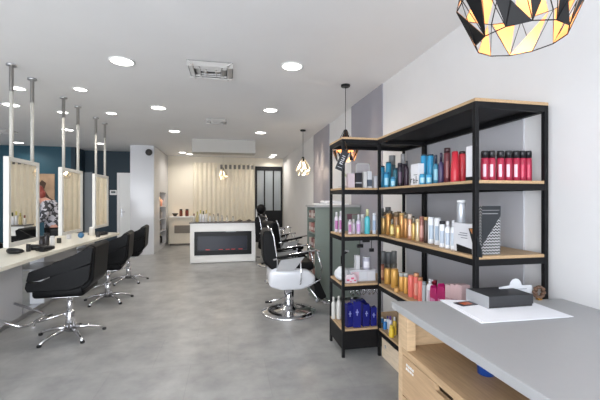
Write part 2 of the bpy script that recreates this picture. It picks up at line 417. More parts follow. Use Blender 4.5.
# poster on the teal wall
t = thing('poster', 'brown hair-model poster on the teal wall behind the mirrors', 'poster', (XY(44.5, YL), YL, 1.22))
obj('print', B(-.24, .24, -.02, 0, 0, .86), mat('warm_photo_print', srgb(170, 140, 112), .5, noise=.35, scale=3.2), t)
b1 = new(); prism(b1, [(-.2, .0), (-.12, .3), (-.16, .55), (-.05, .7), (.05, .62), (.0, .45), (.12, .25), (.24, .16), (.24, .0)], 'y', -.024, -.019); obj('printed_hair', b1, C3(74, 50, 38, .5), t)
# mirror panel on the dark wall beyond the middle mirror
t = thing('wall_mirror', 'tall bluish grey wall mirror right of the middle hanging mirror', 'mirror', (XY(85.5, YT-.05), YT, .35))
obj('frame', B(-.17, .17, -.03, 0, 0, zz(172, -3.9, YT)-.35, .004), C3(120, 130, 142, .3), t)
obj('glass', B(-.15, .15, -.034, -.03, .02, zz(172, -3.9, YT)-.37), 'glass', t)

# ------------------------------------------------------------ the fireplace unit
fx0, fx1, fy = XY(190, 7.98), XY(255.5, 7.98), 7.98
t = thing('fireplace_unit', 'white counter unit with a wide black built-in fireplace', 'fireplace', ((fx0+fx1)/2, fy, 0))
W = (fx1-fx0)/2
b1 = new()
box(b1, -W, W, 0, .4, .70, .885, .004); box(b1, -W, W, 0, .4, 0, .18, .004)
box(b1, -W, -W+.09, 0, .4, .18, .70); box(b1, W-.09, W, 0, .4, .18, .70); box(b1, -W+.09, W-.09, .2, .4, .18, .7)
box(b1, -W+.02, W-.02, .0, .38, 0, .02)
obj('cabinet', b1, 'white', t)
obj('top_slab', B(-W-.02, W+.02, -.02, .42, .885, .905, .003), C3(90, 86, 84, .4), t)
fp = obj('firebox', B(-W+.09, W-.09, .06, .2, .18, .70), C3(20, 20, 22, .5), t)
b1 = new(); z0, z1 = .18, .70; x0, x1 = -W+.09, W-.09
box(b1, x0, x1, -.008, .03, z1-.1, z1); box(b1, x0, x1, -.008, .03, z0, z0+.1); box(b1, x0, x0+.06, -.008, .03, z0+.1, z1-.1); box(b1, x1-.1, x1, -.008, .03, z0+.1, z1-.1)
obj('fireplace_frame', b1, 'gblack', t)
obj('glass_front', B(x0+.06, x1-.1, .01, .02, z0+.1, z1-.1), mat('dark_reflective_glass', srgb(42, 44, 56), .15, spec=.4), t)
b1 = new()
for xx in (-.33, -.05, .1, .22, .38): box(b1, xx-.05, xx+.04, .004, .012, z0+.112, z0+.125)
obj('ember_light', b1, mat('ember_glow', (.5, .05, .05), .5, emit=(1, .1, .12), es=.12), t)
b1 = new(); box(b1, .05, .28, .0, -.012, z1-.012, z1-.002); obj('display_strip', b1, C3(190, 196, 205), t)

sb = new(); r3 = random.Random(5)
for k in range(70):
    x = XY(193, 8.55)+(XY(254.5, 8.55)-XY(193, 8.55))*k/69
    tube(sb, [(x, 8.55+r3.uniform(-.01, .01), 2.5), (x+r3.uniform(-.004, .004), 8.55, .93+r3.uniform(0, .05))], .0022, 4)
so = tag(obj('string_curtain', sb, 'cream'), 'veil of thin cream strings hanging from the soffit behind the fireplace unit', 'string curtain'); so['kind'] = 'stuff'
# back counter on the left with jars and a wall heater
t = thing('back_counter', 'low cream counter along the back wall left of the fireplace', 'counter', (XY(169, 11.3), 11.2, 0))
obj('cabinet', B(0, .75, .1, .5, .06, .86, .004), 'cream', t); obj('worktop', B(0, .78, .04, .52, .86, .9, .004), 'white', t)
obj('plinth', B(.02, .73, .14, .48, 0, .06), C3(120, 112, 104), t)
b1 = new(); box(b1, .16, .72, .075, .1, .38, .62, .004)
for k in range(7): box(b1, .19, .69, .068, .076, .4+k*.03, .413+k*.03)
obj('grille', b1, C3(150, 142, 132, .5), t)

# ------------------------------------------------------------ black steel shelving along the right wall
SX0, SX1, SY0, SY1 = 1.322, 1.80, 1.68, 2.96      # wall unit
UX0, UY1 = .99, 3.36                              # corner unit
LV = [.25, .65, 1.09, 1.51, 1.96]
P_ = .025
def shelving(name, label, x0, x1, y0, y1, low):
    t = thing(name, label, 'shelving', (0, 0, 0))
    for x in (x0, x1-P_):
        for y in (y0, y1-P_):
            obj('post', B(x, x+P_, y, y+P_, 0, 1.94, .002), 'black', t)
    for z in LV:
        top = z > 1.9
        b1 = new(); zb = z-.018
        box(b1, x0+.001, x1-.001, y0+.001, y0+.03, zb-.036, zb); box(b1, x0+.001, x1-.001, y1-.03, y1-.001, zb-.036, zb)
        box(b1, x0+.001, x0+.03, y0+.03, y1-.03, zb-.036, zb); box(b1, x1-.03, x1-.001, y0+.03, y1-.03, zb-.036, zb)
        box(b1, x0+.03, x1-.03, y0+.03, y1-.03, zb-.006, zb-.0005)
        obj('shelf_frame', b1, 'black', t)
        e = -.0 if top else 0.004
        obj('shelf_board', B(x0+e, x1-e, y0+e, y1-e, zb, z, .002), 'wood', t)
    if low:
        b1 = new(); box(b1, x0+.004, x1-.004, y0+.004, y0+.02, .07, .232); box(b1, x0+.004, x0+.02, y0+.02, y1-.02, .07, .232)
        obj('kick_panel', b1, 'black', t)
    return t
shelving('steel_shelving', 'long black steel shelving with oak boards along the right wall', SX0, SX1, SY0, SY1-.002, False)
shelving('steel_shelving', 'short black steel shelving jutting out at the far end of the long one', UX0, SX1, SY1, UY1, True)
for i, (ya, yb, lb) in enumerate(((2.52, 2.93, 'pale pine drawer crate under the shelving, nearest the short unit'), (2.1, 2.5, 'pale pine drawer crate under the middle of the long shelving'), (1.72, 2.08, 'pale pine drawer crate under the shelving behind the reception counter'))):
    t = thing('wooden_crate', lb, 'crate', (0, 0, 0), 0, 'pine crates under the shelving')
    b1 = new(); box(b1, SX0+.05, SX1-.05, ya, yb, .012, .05); box(b1, SX0+.05, SX1-.05, ya, ya+.012, .05, .19); box(b1, SX0+.05, SX1-.05, yb-.012, yb, .05, .19); box(b1, SX1-.06, SX1-.05, ya, yb, .05, .19)
    for v in b1.verts: v.co.z = v.co.z
    obj('box', b1, 'crate', t)
    b1 = new(); ym = (ya+yb)/2
    prism(b1, [(ya, .0), (yb, .0), (yb, .2), (ym+.07, .2), (ym+.05, .165), (ym-.05, .165), (ym-.07, .2), (ya, .2)], 'x', SX0+.03, SX0+.05)
    fr = obj('front', b1, 'crate', t)
    for k in (-.13, .13):
        b2 = new(); box(b2, SX0+.026, SX0+.03, ym+k-.012, ym+k+.012, .1, .124); obj('screw_plate', b2, 'steel', fr)

# ------------------------------------------------------------ reception counter
CX, CH = .87, .85
cnt = thing('reception_counter', 'light wood reception counter with a grey laminate top', 'counter', (0, 0, 0))
b1 = new(); prism(b1, [(CX, -.35), (XR, -.35), (XR, 1.62), (SX0-.02, 1.675), (CX, 1.765)], 'z', CH-.038, CH, .003); obj('worktop', b1, 'grey', cnt)
b1 = new(); box(b1, CX+.01, 1.32, 1.66, 1.705, .02, CH-.038, .002); obj('end_panel', b1, 'woodx', cnt)
b1 = new(); box(b1, CX+.004, CX+.05, 1.60, 1.66, .645, CH-.038, .001); obj('upright', b1, 'woodx', cnt)
obj('shelf_board', B(CX+.004, 1.34, -.3, 1.66, .612, .645, .002), 'woody', cnt)
obj('back_panel', B(1.34, 1.36, -.3, 1.655, .02, CH-.038), 'woody', cnt)
obj('plinth', B(CX+.03, 1.3, -.3, 1.65, 0, .02), 'black', cnt)
for k, (ya, yb) in enumerate(((1.02, 1.655), (.38, 1.01), (-.28, .37))):
    for j, (za, zb) in enumerate(((.405, .608), (.21, .40), (.03, .205))):
        b1 = new(); ym = (ya+yb)/2-.03
        # drawer front with a finger slot cut in its top edge
        prism(b1, [(ya, za), (yb, za), (yb, zb), (ym+.065, zb), (ym+.055, zb-.032), (ym-.055, zb-.032), (ym-.065, zb), (ya, zb)], 'x', CX+.006, CX+.026, .002)
        dr = obj('drawer', b1, 'woody', cnt)
        if k == 0 and j == 0:
            b1 = new()
            for (a, b_, c_, e) in ((1.60, 1.612, .568, .58), (1.58, 1.594, .567, .579), (1.56, 1.574, .568, .58), (1.543, 1.554, .567, .579), (1.605, 1.615, .549, .56), (1.583, 1.60, .549, .559), (1.562, 1.578, .55, .56), (1.545, 1.556, .549, .558)):
                box(b1, CX+.004, CX+.006, a, b_, c_, e)
            obj('white_stamp', b1, C3(232, 230, 226), dr, label='faint white printed stamp')
    b1 = new(); box(b1, CX+.03, 1.32, ya, yb, .03, .035); box(b1, CX+.03, 1.32, ya, ya+.012, .035, .6)
    obj('drawer_carcass', b1, C3(96, 76, 54, .7), cnt)
t = thing('blue_tub', 'blue plastic tub on the open shelf under the grey worktop', 'tub', (1.1, 1.33, .645))
b1 = new(); lathe(b1, [(.034, 0), (.042, .085), (.046, .09), (.046, .1), (.04, .1), (.032, .01)], 26); obj('tub_body', b1, C3(40, 82, 170), t)
b1 = new(); lathe(b1, [(.047, .1), (.047, .112), (.034, .115)], 26); obj('lid', b1, C3(34, 66, 150), t)
t = thing('red_tin', 'small dark red tin on the open shelf nearest the camera', 'tin', (1.03, .82, .645))
b1 = new(); lathe(b1, [(.035, 0), (.035, .05)], 22); obj('tin_body', b1, C3(150, 48, 48), t); b1 = new(); lathe(b1, [(.036, .05), (.036, .062), (.02, .064)], 22); obj('lid', b1, C3(120, 40, 40), t)

# things on the counter
ps = [onz(440, 300.5, CH), onz(530, 303.5, CH), onz(569, 317.5, CH), onz(481, 323.5, CH)]
def sheet(name, pts, z0, z1, m, label, cat):
    b1 = new(); prism(b1, pts, 'z', z0, z1); return tag(obj(name, b1, m), label, cat)
o = sheet('paper_stack', ps, CH, CH+.006, 'paper', 'stack of white papers lying on the grey worktop under the black box', 'papers')
o2 = sheet('paper_sheet', [(p[0]+.012, p[1]-.012) for p in ps], CH+.006, CH+.008, 'paper', 'loose top sheet slightly askew on the paper stack', 'paper')
def onc(px, py, z=CH+.008): return onz(px, py, z)
cpts = [onc(453, 303), onc(469, 301.2), onc(478, 304.8), onc(463, 306.5)]
t = thing('business_card', 'dark card with an orange picture on the papers', 'card', (0, 0, 0))
b1 = new(); prism(b1, cpts, 'z', CH+.008, CH+.010); obj('card', b1, C3(52, 50, 62), t)
cc = [Vector((p[0], p[1], 0)) for p in cpts]; mid = sum(cc, Vector())/4
b1 = new(); prism(b1, [tuple((mid+(p-mid)*.55)[:2]) for p in cc], 'z', CH+.010, CH+.0105); obj('picture', b1, C3(206, 104, 66), t)
# black flat box
bz = CH+.008
bp = [onz(489, 309, bz), onz(533.5, 306, bz)]
ang = math.atan2(bp[1][1]-bp[0][1], bp[1][0]-bp[0][0]); ln = math.hypot(bp[1][0]-bp[0][0], bp[1][1]-bp[0][1])
t = thing('flat_box', 'flat black box with a pale end lying on the papers', 'box', (bp[0][0], bp[0][1], bz), ang)
obj('lid', B(.0, ln, 0, .17, .012, .06, .002), C3(56, 57, 60, .55), t)
obj('tray', B(.004, ln-.003, .004, .166, 0, .02, .001), C3(44, 45, 47, .55), t)
obj('end_sleeve', B(-.003, 0.0, .0, .17, .0, .06), C3(176, 178, 182), t, label='pale grey end of the box')
obj('end_label', B(ln, ln+.002, .01, .16, .01, .056), C3(170, 206, 200), t)
# sign card and hair ring behind it
sx, sy = onz(505, 296, CH)
t = thing('card_display', 'white scalloped display card standing behind the flat black box', 'card display', (sx, 1.645, CH))
hh = zz(279, sx, 1.63)-CH; wl = .095
b1 = new(); prism(b1, [(-wl-.02, 0), (wl, 0), (wl, hh*.66), (.03, hh*.68), (.022, hh*.86), (.008, hh*.97), (-.01, hh), (-.028, hh*.97), (-.042, hh*.86), (-.05, hh*.7), (-wl-.02, hh*.64)], 'y', -.004, -.001); obj('card', b1, C3(226, 228, 232, .6), t)
b1 = new(); box(b1, -.08, .06, -.006, -.004, hh*.5, hh*.53); box(b1, -.06, .04, -.006, -.004, hh*.38, hh*.4); obj('printed_lines', b1, C3(150, 152, 160), t)
t = thing('hair_scrunchie', 'brown coiled hair tie beside the white display card', 'hair tie', (sx+.125, 1.625, CH))
b1 = new(); pts = [(.028*math.cos(q)+.006*math.cos(9*q), .006*math.sin(9*q), .042+.028*math.sin(q)) for q in [2*PI*k/54 for k in range(54)]]
tube(b1, pts, .008, 8, closed=True); obj('coil', b1, C3(112, 84, 66, .4), t)
b1 = new(); box(b1, -.012, .012, -.01, .012, 0, .012, .002); obj('clip', b1, 'gold', t)

# ------------------------------------------------------------ products on the shelves
BLK = (30, 30, 34)
def bottle(px, w, ytop, z, X=None, Y=None, col=(0, 0, 0), cap=BLK, capf=.22, kind='shampoo_bottle', cat='bottle', label='', group='', shape='cyl', band=None, metal=0.0, rough=.3):
    if X is not None: Y = YX(px, X)
    else: X = XY(px, Y)
    if z in LV:
        if Y > 3.26: Y = 3.26; X = XY(px, Y)
        if 2.925 < Y < 2.99: Y = 2.91; X = XY(px, Y)
    f = fwd(X, Y); r = w*f/F*.5; h = max(.03, zz(ytop, X, Y)-z)
    t = thing(kind, label, cat, (X, Y, z), 0, group)
    hb = h*(1-capf); n = 20; bm = new(); mm = C3(*col, rough, metal)
    c = new()
    if shape == 'cyl':
        lathe(bm, [(r*.9, 0), (r, .004), (r, hb-.006), (r*.9, hb)], n)
        lathe(c, [(r*.93, hb), (r*.93, h-.005), (r*.84, h)], n)
    elif shape == 'neck':
        lathe(bm, [(r*.9, 0), (r, .004), (r, hb*.84), (r*.85, hb*.92), (r*.45, hb)], n)
        lathe(c, [(r*.5, hb), (r*.5, h-.004), (r*.42, h)], n)
    elif shape == 'taper':
        lathe(bm, [(r*.95, 0), (r, .005), (r*.95, hb*.4), (r*.72, hb)], n)
        lathe(c, [(r*.7, hb), (r*.66, h-.004), (r*.6, h)], n)
    elif shape == 'tube':
        lathe(c, [(r*.8, 0), (r*.85, h*capf)], n)
        vs = []
        for k in range(6):
            q = k/5; zz_ = h*capf+(h-h*capf)*q; vs.append([bm.verts.new((math.cos(2*PI*i/n)*r*(1+.05*q), math.sin(2*PI*i/n)*r*(1-.85*q), zz_)) for i in range(n)])
        for a_, b_ in zip(vs, vs[1:]):
            for i in range(n): bm.faces.new((a_[i], a_[(i+1) % n], b_[(i+1) % n], b_[i])).smooth = True
        bm.faces.new(vs[0][::-1]); bm.faces.new(vs[-1])
    elif shape == 'pump':
        lathe(bm, [(r*.95, 0), (r, .005), (r, hb*.88), (r*.5, hb)], n)
        lathe(c, [(r*.4, hb), (r*.4, hb+(h-hb)*.4), (r*.15, hb+(h-hb)*.45), (r*.15, h*.98)], 12); box(c, -r*.25, r*.25, -r*1.2, r*.3, h*.96, h)
    obj('body', bm, mm, t); obj('cap', c, C3(*cap), t)
    if band and shape != 'tube':
        rot = math.atan2(-Y, -X)                      # label faces the room
        b2 = new(); bw = .4 if 'red bottle' in label else .75; a0, a1 = rot-bw, rot+bw; z0, z1 = hb*.18, hb*.72; lo = []; hi = []; rr = r*1.015
        if shape == 'taper': rr = r*1.02; z1 = hb*.4
        for i in range(9):
            a = a0+(a1-a0)*i/8; lo.append(b2.verts.new((rr*math.cos(a), rr*math.sin(a), z0))); hi.append(b2.verts.new((rr*math.cos(a), rr*math.sin(a), z1)))
        for i in range(8): b2.faces.new((lo[i], lo[i+1], hi[i+1], hi[i])).smooth = True
        obj('label', b2, C3(*band), t)
    return t
def carton(px, w, ytop, z, X=None, Y=None, col=(240, 240, 240), d=.06, marks=None, kind='product_box', cat='box', label='', group='', band=None, rz=0, ybase=None):
    if X is not None: Y = YX(px, X)
    else: X = XY(px, Y)
    f = fwd(X, Y); wd = w*f/F; h = max(.03, zz(ytop, X, Y)-z)
    # along the long shelf a box shows its narrow aisle face and its end
    t = thing(kind, label, cat, (X, Y, z), rz, group)
    obj('carton', B(-wd/2, wd/2, -d/2, d/2, 0, h, .0015), C3(*col, .45), t)
    if band:
        z0, z1, bc = band; obj('printed_band', B(-wd/2-.0008, wd/2+.0008, -d/2-.0008, d/2+.0008, h*z0, h*z1), C3(*bc), t)
    if marks:
        b2 = new()
        for (a, b_, c_, e) in marks: box(b2, -wd/2+a*wd, -wd/2+b_*wd, -d/2-.0015, -d/2-.0002, c_*h, e*h)
        obj('printed_mark', b2, C3(40, 40, 44), t)
    return t
TE = (58, 150, 190); GD = (200, 156, 96)
zA, zB, zC, zD = LV[3], LV[2], LV[1], LV[0]
g = 'hair products on the upper shelf of the long unit'
Z = zA
for a in [
    (382, 6, 166, 1.41, (52, 140, 180), (40, 60, 76), .07, 'cyl', 'teal bottle nearest the shared corner post on the upper shelf', None),
    (386.5, 5.5, 172, 1.36, (60, 152, 196), (48, 120, 160), .15, 'cyl', 'short light blue bottle in front of the leftmost teal ones', (150, 200, 220)),
    (388.5, 5.5, 162, 1.45, (54, 152, 190), (46, 90, 110), .06, 'cyl', 'taller teal bottle, second from the shared corner post', None),
    (392, 7, 155.5, 1.62, (86, 112, 120), (142, 144, 146), .28, 'cyl', 'tall bottle with grey cap standing behind the teal bottles', None),
    (393, 5, 177, 1.36, (92, 170, 206), (60, 130, 170), .2, 'cyl', 'squat blue jar in front of the tall grey-capped bottle', (170, 214, 230)),
    (395.5, 5.5, 168, 1.42, (56, 110, 126), (40, 70, 84), .12, 'cyl', 'dark teal bottle right of the tall grey-capped bottle', None),
    (400, 5, 163, 1.40, (44, 38, 50), (40, 36, 46), .15, 'cyl', 'black bottle left of the one with grey nozzle', (90, 70, 90)),
    (403, 5, 154, 1.58, (52, 42, 52), (150, 150, 152), .3, 'cyl', 'tall black can with light grey cap on the upper shelf', None),
    (406.5, 4.5, 161, 1.43, (56, 40, 54), (34, 34, 40), .2, 'neck', 'plum black bottle touching the white square box', None),
    (424, 6.5, 154.5, 1.42, (44, 144, 190), (44, 66, 84), .05, 'cyl', 'tall blue bottle right of the white square box', None),
    (430.5, 6.5, 154.5, 1.42, (44, 144, 190), (44, 66, 84), .05, 'cyl', 'second tall blue bottle, right of its twin', None),
    (422.5, 6, 174, 1.355, (64, 158, 200), (60, 140, 180), .1, 'cyl', 'low blue jar in front of the first tall blue bottle', (170, 214, 230)),
    (429, 6, 174, 1.355, (62, 160, 204), (60, 140, 180), .1, 'cyl', 'low blue jar in front of the second tall blue bottle', (160, 208, 226)),
    (435.8, 5.5, 155, 1.40, (66, 132, 160), (38, 50, 72), .3, 'neck', 'teal bottle with dark neck beside the two tall blue ones', (140, 190, 208)),
    (441, 5.5, 153, 1.41, (74, 64, 100), (52, 42, 66), .28, 'neck', 'dark purple bottle between the teal and the dark red bottles', None),
    (447.2, 6.5, 148, 1.43, (104, 46, 54), (58, 34, 38), .14, 'cyl', 'tallest dark red bottle with brown cap on the upper shelf', (150, 90, 90)),
    (455, 8.5, 151.5, 1.39, (206, 52, 66), (180, 40, 54), .05, 'taper', 'bright red tapered bottle next to the tallest dark red one', None),
    (462.3, 6.5, 151.5, 1.44, (190, 48, 60), (52, 34, 36), .08, 'cyl', 'red bottle half behind the narrow white box', None)]:
    px, w, yt, X, col, cap, cf, shp, lb, band = a
    bottle(px, w, yt, Z, X=X, col=col, cap=cap, capf=cf, shape=shp, label=lb, band=band, group=g)
t = thing('product_box', 'white square box with black lettering among blue bottles', 'box', (1.36, YX(414.5, 1.36), Z), 0, g)
w2 = .055; hh = zz(164, 1.36, YX(414.5, 1.36))-Z
obj('carton', B(0, .045, -w2, w2, 0, hh, .002), C3(240, 240, 244), t)
b1 = new()
for (a, b_, c_, e) in ((-.055, -.048, .02, .05), (-.055, -.03, .044, .05), (-.02, -.012, .014, .052), (-.02, .01, .014, .02), (.003, .01, .014, .04), (-.02, .01, .036, .042), (.02, .027, .014, .07), (.02, .047, .03, .036), (-.01, .04, .075, .079)): box(b1, -.001, 0, -b_, -a, c_, e)
obj('lettering', b1, C3(30, 30, 34), t)
t = thing('tall_box', 'narrow white box with black foot left of the near post', 'box', (1.35, YX(470, 1.35), Z), 0, g)
hh = zz(146, 1.35, YX(470, 1.35))-Z
obj('carton', B(0, .035, -.03, .035, .02, hh, .002), C3(240, 240, 244), t); obj('foot', B(-.001, .036, -.031, .036, 0, .022), 'blackp', t)
b1 = new(); tube(b1, [(.017, 0, hh), (.017, 0, hh+.012)], .012); obj('nozzle', b1, C3(160, 160, 164), t)
for i, px in enumerate((484.6, 491.6, 500.3, 508.2, 515.9, 522.3, 528.3)):
    bottle(px, 7.2 if i < 5 else 6.3, 151, Z, Y=1.76, col=(172, 40, 70), cap=(30, 30, 34), capf=.24, shape='cyl', group='red shampoo bottles at the near end of the upper shelf', band=(226, 196, 208) if i < 5 else (206, 60, 92),
           label=('leftmost red bottle with black cap right of the near post', 'second red bottle with black cap right of the near post', 'third red bottle with black cap, after the narrow gap', 'fourth red bottle with black cap, middle of the row', 'fifth red bottle, last one with a white label strip', 'plain red bottle with black cap, second from the row\'s right end', 'rightmost red bottle with black cap, plain, nearest the end post')[i])

# middle shelf (gold row, white row)
g = 'hair products on the middle shelf of the long unit'; Z = zB
for a in [
    (381.5, 5, 208, 1.62, (112, 112, 108), (120, 122, 120), .2, 'cyl', 'grey capped bottle at the back, nearest the shared corner post, middle shelf', None),
    (388, 6, 207, 1.64, (122, 118, 108), (110, 112, 112), .25, 'cyl', 'second grey capped bottle at the back of the middle shelf', None),
    (383.5, 5.5, 216, 1.40, (198, 160, 100), (150, 140, 120), .1, 'cyl', 'gold bottle nearest the shared corner post on the middle shelf', None),
    (388.5, 5, 213.5, 1.42, (206, 150, 84), (206, 160, 100), .06, 'cyl', 'orange gold bottle, second in the gold row', None),
    (392.2, 5, 219, 1.39, (214, 186, 110), (126, 124, 112), .3, 'neck', 'yellowish bottle with grey neck in the gold row', (232, 214, 140)),
    (396.6, 5.5, 212, 1.42, (158, 118, 80), (120, 100, 76), .2, 'cyl', 'brown gold bottle, fourth in the gold row', None),
    (398, 5, 225, 1.355, (214, 168, 96), (196, 150, 84), .1, 'cyl', 'short gold jar standing in front of the brown gold bottle', None),
    (401.8, 5, 213, 1.41, (206, 152, 92), (206, 170, 110), .08, 'cyl', 'copper gold bottle right of the brown gold bottle', None),
    (406, 5, 214.5, 1.42, (190, 138, 84), (130, 120, 104), .16, 'cyl', 'amber bottle in the centre of the gold row', None),
    (410, 4.8, 214, 1.40, (214, 160, 130), (206, 190, 176), .2, 'cyl', 'rose gold bottle with pale cap', (230, 200, 180)),
    (413.8, 4.8, 218, 1.41, (214, 176, 108), (150, 140, 122), .2, 'neck', 'gold bottle with pale grey neck beside the rose one', None),
    (417.6, 4.2, 219, 1.39, (222, 200, 160), (210, 190, 150), .1, 'cyl', 'cream slim tube right of the gold bottles', None),
    (421.6, 5, 216.5, 1.42, (150, 96, 86), (170, 120, 104), .1, 'cyl', 'reddish brown bottle right of the cream tube', (206, 150, 140)),
    (426, 4.5, 217, 1.41, (70, 52, 46), (196, 160, 110), .12, 'cyl', 'dark brown bottle with gold top before the white bottles', None)]:
    px, w, yt, X, col, cap, cf, shp, lb, band = a
    bottle(px, w, yt, Z, X=X, col=col, cap=cap, capf=cf, shape=shp, label=lb, band=band, group=g, metal=.45 if col[0] > 180 else 0)
g = 'white hair products on the middle shelf'
bottle(431.2, 6.5, 217, Z, X=1.42, col=(232, 234, 238), cap=(222, 224, 228), capf=.04, label='tall white bottle at the left of the white row', band=(180, 196, 212), group=g)
bottle(437.6, 6.5, 217.5, Z, X=1.42, col=(236, 238, 242), cap=(226, 228, 232), capf=.04, label='second tall white bottle of the white row', band=(170, 188, 208), group=g)
bottle(442.3, 6, 221, Z, X=1.38, col=(238, 240, 244), cap=(40, 40, 44), capf=.12, label='shorter white bottle with black cap in the white row', band=(180, 192, 208), group=g)
bottle(447.8, 6, 221, Z, X=1.38, col=(238, 240, 244), cap=(232, 232, 236), capf=.2, shape='neck', label='white bottle with narrow white neck in the white row', band=(180, 192, 208), group=g)
bottle(453.4, 5.8, 220.5, Z, X=1.38, col=(236, 238, 242), cap=(226, 226, 230), capf=.2, shape='neck', label='last white bottle, touching the white carton', band=(184, 196, 210), group=g)
y_ = YX(464, 1.36); hh = zz(223.5, 1.36, y_)-Z
t = thing('white_carton', 'large white carton with black stand under the silver can', 'box', (1.36, y_, Z), 0, g)
obj('carton', B(0, .05, -.07, .1, 0, hh, .002), C3(226, 226, 230), t)
b1 = new(); prism(b1, [(-.07, .0), (.06, .0), (.065, .045), (-.07, .03)], 'x', -.004, -.0005); obj('black_corner', b1, 'blackp', t)
b1 = new()
for k, zt in enumerate((.1, .113, .085)): box(b1, -.002, -.0003, -.03, .05-.012*k, zt, zt+.004)
obj('lettering', b1, C3(110, 110, 118), t)
bottle(461, 8.5, 200, Z+hh, X=1.385, col=(196, 200, 206), cap=(226, 228, 230), capf=.12, kind='spray_can', cat='can', label='silver spray can standing on top of the white carton', group=g, metal=.5)
t = thing('gift_bag', 'dark paper bag with zigzag print right of the near post', 'bag', (0, 0, 0))
Yb = 1.75; xa, xb = XY(478, Yb), XY(496.5, Yb); hh = zz(206, (xa+xb)/2, Yb)-Z
t.location = ((xa+xb)/2, Yb, Z); wd = (xb-xa)/2
obj('bag_body', B(-wd, wd, -.03, .05, 0, hh, .002), 'zigzag', t)
b1 = new(); prism(b1, [(-wd-.001, .05), (wd+.001, hh-.055), (wd+.001, hh+.001), (-wd-.001, hh+.001)], 'y', -.0315, -.0302); obj('black_flap', b1, 'tag', t)
b1 = new(); box(b1, -wd, wd-.02, -.034, -.0316, hh-.045, hh-.04); box(b1, -wd, wd-.01, -.034, -.0316, hh-.025, hh-.022); obj('silver_line', b1, C3(150, 150, 152), t)
t = thing('folded_box', 'dark folded carton with orange print leaning left of the near post', 'box', (1.345, YX(471.5, 1.345)-.02, Z))
b1 = new(); prism(b1, [(.03, .15), (-.02, .155), (-.075, .03), (-.075, .0), (-.03, .0)], 'x', -.012, -.006); obj('panel', b1, 'tag', t)
b1 = new(); prism(b1, [(.02, .148), (-.01, .15), (-.03, .1), (-.02, .1)], 'x', -.014, -.012); obj('orange_print', b1, C3(196, 130, 80), t)

g = 'second row of gold bottles on the middle shelf'
for i, (px, yt, col) in enumerate(((386, 212, (170, 128, 84)), (390.5, 211, (180, 130, 80)), (394.5, 213, (150, 110, 80)), (399, 211.5, (176, 130, 84)), (404, 212, (160, 116, 76)), (408.5, 213.5, (170, 120, 84)), (412.5, 216, (150, 112, 80)))):
    bottle(px, 4.6, yt, zB, X=1.52, col=col, cap=(116, 104, 88), capf=.14, group=g, label='brown gold bottle in the back row of the middle shelf, %s from the shared post' % ('nearest', 'second', 'third', 'fourth', 'fifth', 'sixth', 'farthest')[i])

# lower shelf (amber, coral, pink)
g = 'hair products on the lower shelf of the long unit'; Z = zC
for a in [
    (383, 6, 251, 1.60, (112, 110, 108), (116, 118, 120), .5, 'cyl', 'dark grey can at the back left of the lower shelf', None),
    (388.5, 6, 252, 1.61, (120, 118, 112), (112, 114, 116), .5, 'cyl', 'second dark grey can at the back of the lower shelf', None),
    (394, 6, 251, 1.62, (126, 122, 114), (118, 120, 120), .5, 'cyl', 'third dark grey can at the back of the lower shelf', None),
    (381.8, 5, 264, 1.42, (176, 110, 84), (150, 90, 70), .1, 'cyl', 'copper brown bottle nearest the corner post, lower shelf', (226, 170, 130)),
    (387.6, 6.5, 268, 1.40, (216, 164, 84), (200, 150, 80), .05, 'cyl', 'wide gold bottle, left of two on the lower shelf', None),
    (394.6, 7.5, 268.5, 1.40, (214, 162, 80), (200, 150, 80), .05, 'cyl', 'wide gold bottle, right of two on the lower shelf', None),
    (396.5, 5, 287, 1.345, (220, 170, 104), (210, 160, 90), .12, 'cyl', 'small amber jar at the shelf edge', None),
    (401.5, 5, 273, 1.40, (232, 174, 92), (196, 200, 196), .18, 'cyl', 'amber bottle with silver cap, left one', None),
    (406, 4.5, 273, 1.40, (232, 172, 90), (196, 200, 196), .18, 'cyl', 'amber bottle with silver cap, right one', None),
    (411, 6, 275, 1.39, (238, 120, 108), (240, 150, 130), .05, 'cyl', 'coral bottle, first right of the amber ones', None),
    (416.3, 5.5, 273, 1.40, (236, 112, 100), (210, 150, 110), .14, 'cyl', 'coral bottle with copper cap, second of three', (240, 160, 140)),
    (420.2, 4.8, 277, 1.38, (240, 126, 112), (190, 130, 90), .14, 'cyl', 'coral bottle with brown cap, third of three', None),
    (424.2, 4.5, 281.5, 1.40, (186, 192, 196), (150, 160, 166), .15, 'cyl', 'silver grey bottle between the coral and white ones', None),
    (430, 7, 279, 1.40, (236, 234, 238), (232, 232, 236), .16, 'pump', 'white bottle with pump head on the lower shelf', (214, 196, 206)),
    (434.5, 5, 280, 1.50, (180, 46, 76), (150, 40, 60), .2, 'cyl', 'dark red bottle behind the white pump bottle', None)]:
    px, w, yt, X, col, cap, cf, shp, lb, band = a
    bottle(px, w, yt, Z, X=X, col=col, cap=cap, capf=cf, shape=shp, label=lb, band=band, group=g, metal=.2 if col[1] > 150 and col[2] < 110 else 0)
for i, (px, yt, lb) in enumerate(((435.5, 286, 'magenta pouch left of its twin on the lower shelf'), (443.3, 284, 'magenta pouch touching the pink cartons'))):
    y_ = YX(px, 1.38); hh = zz(yt, 1.38, y_)-Z
    t = thing('magenta_pouch', lb, 'pouch', (1.38, y_, Z), 0, 'magenta pouches')
    b1 = new(); prism(b1, [(-.038, 0), (.036, 0), (.042, hh*.6), (.034, hh), (.015, hh*.86), (-.02, hh*.96), (-.042, hh*.7)], 'x', -.02, .03, .006); obj('pouch_body', b1, C3(186, 34, 106), t)
    obj('pouch_label', B(-.022, -.0205, -.025, .025, hh*.2, hh*.5), C3(226, 150, 190), t)
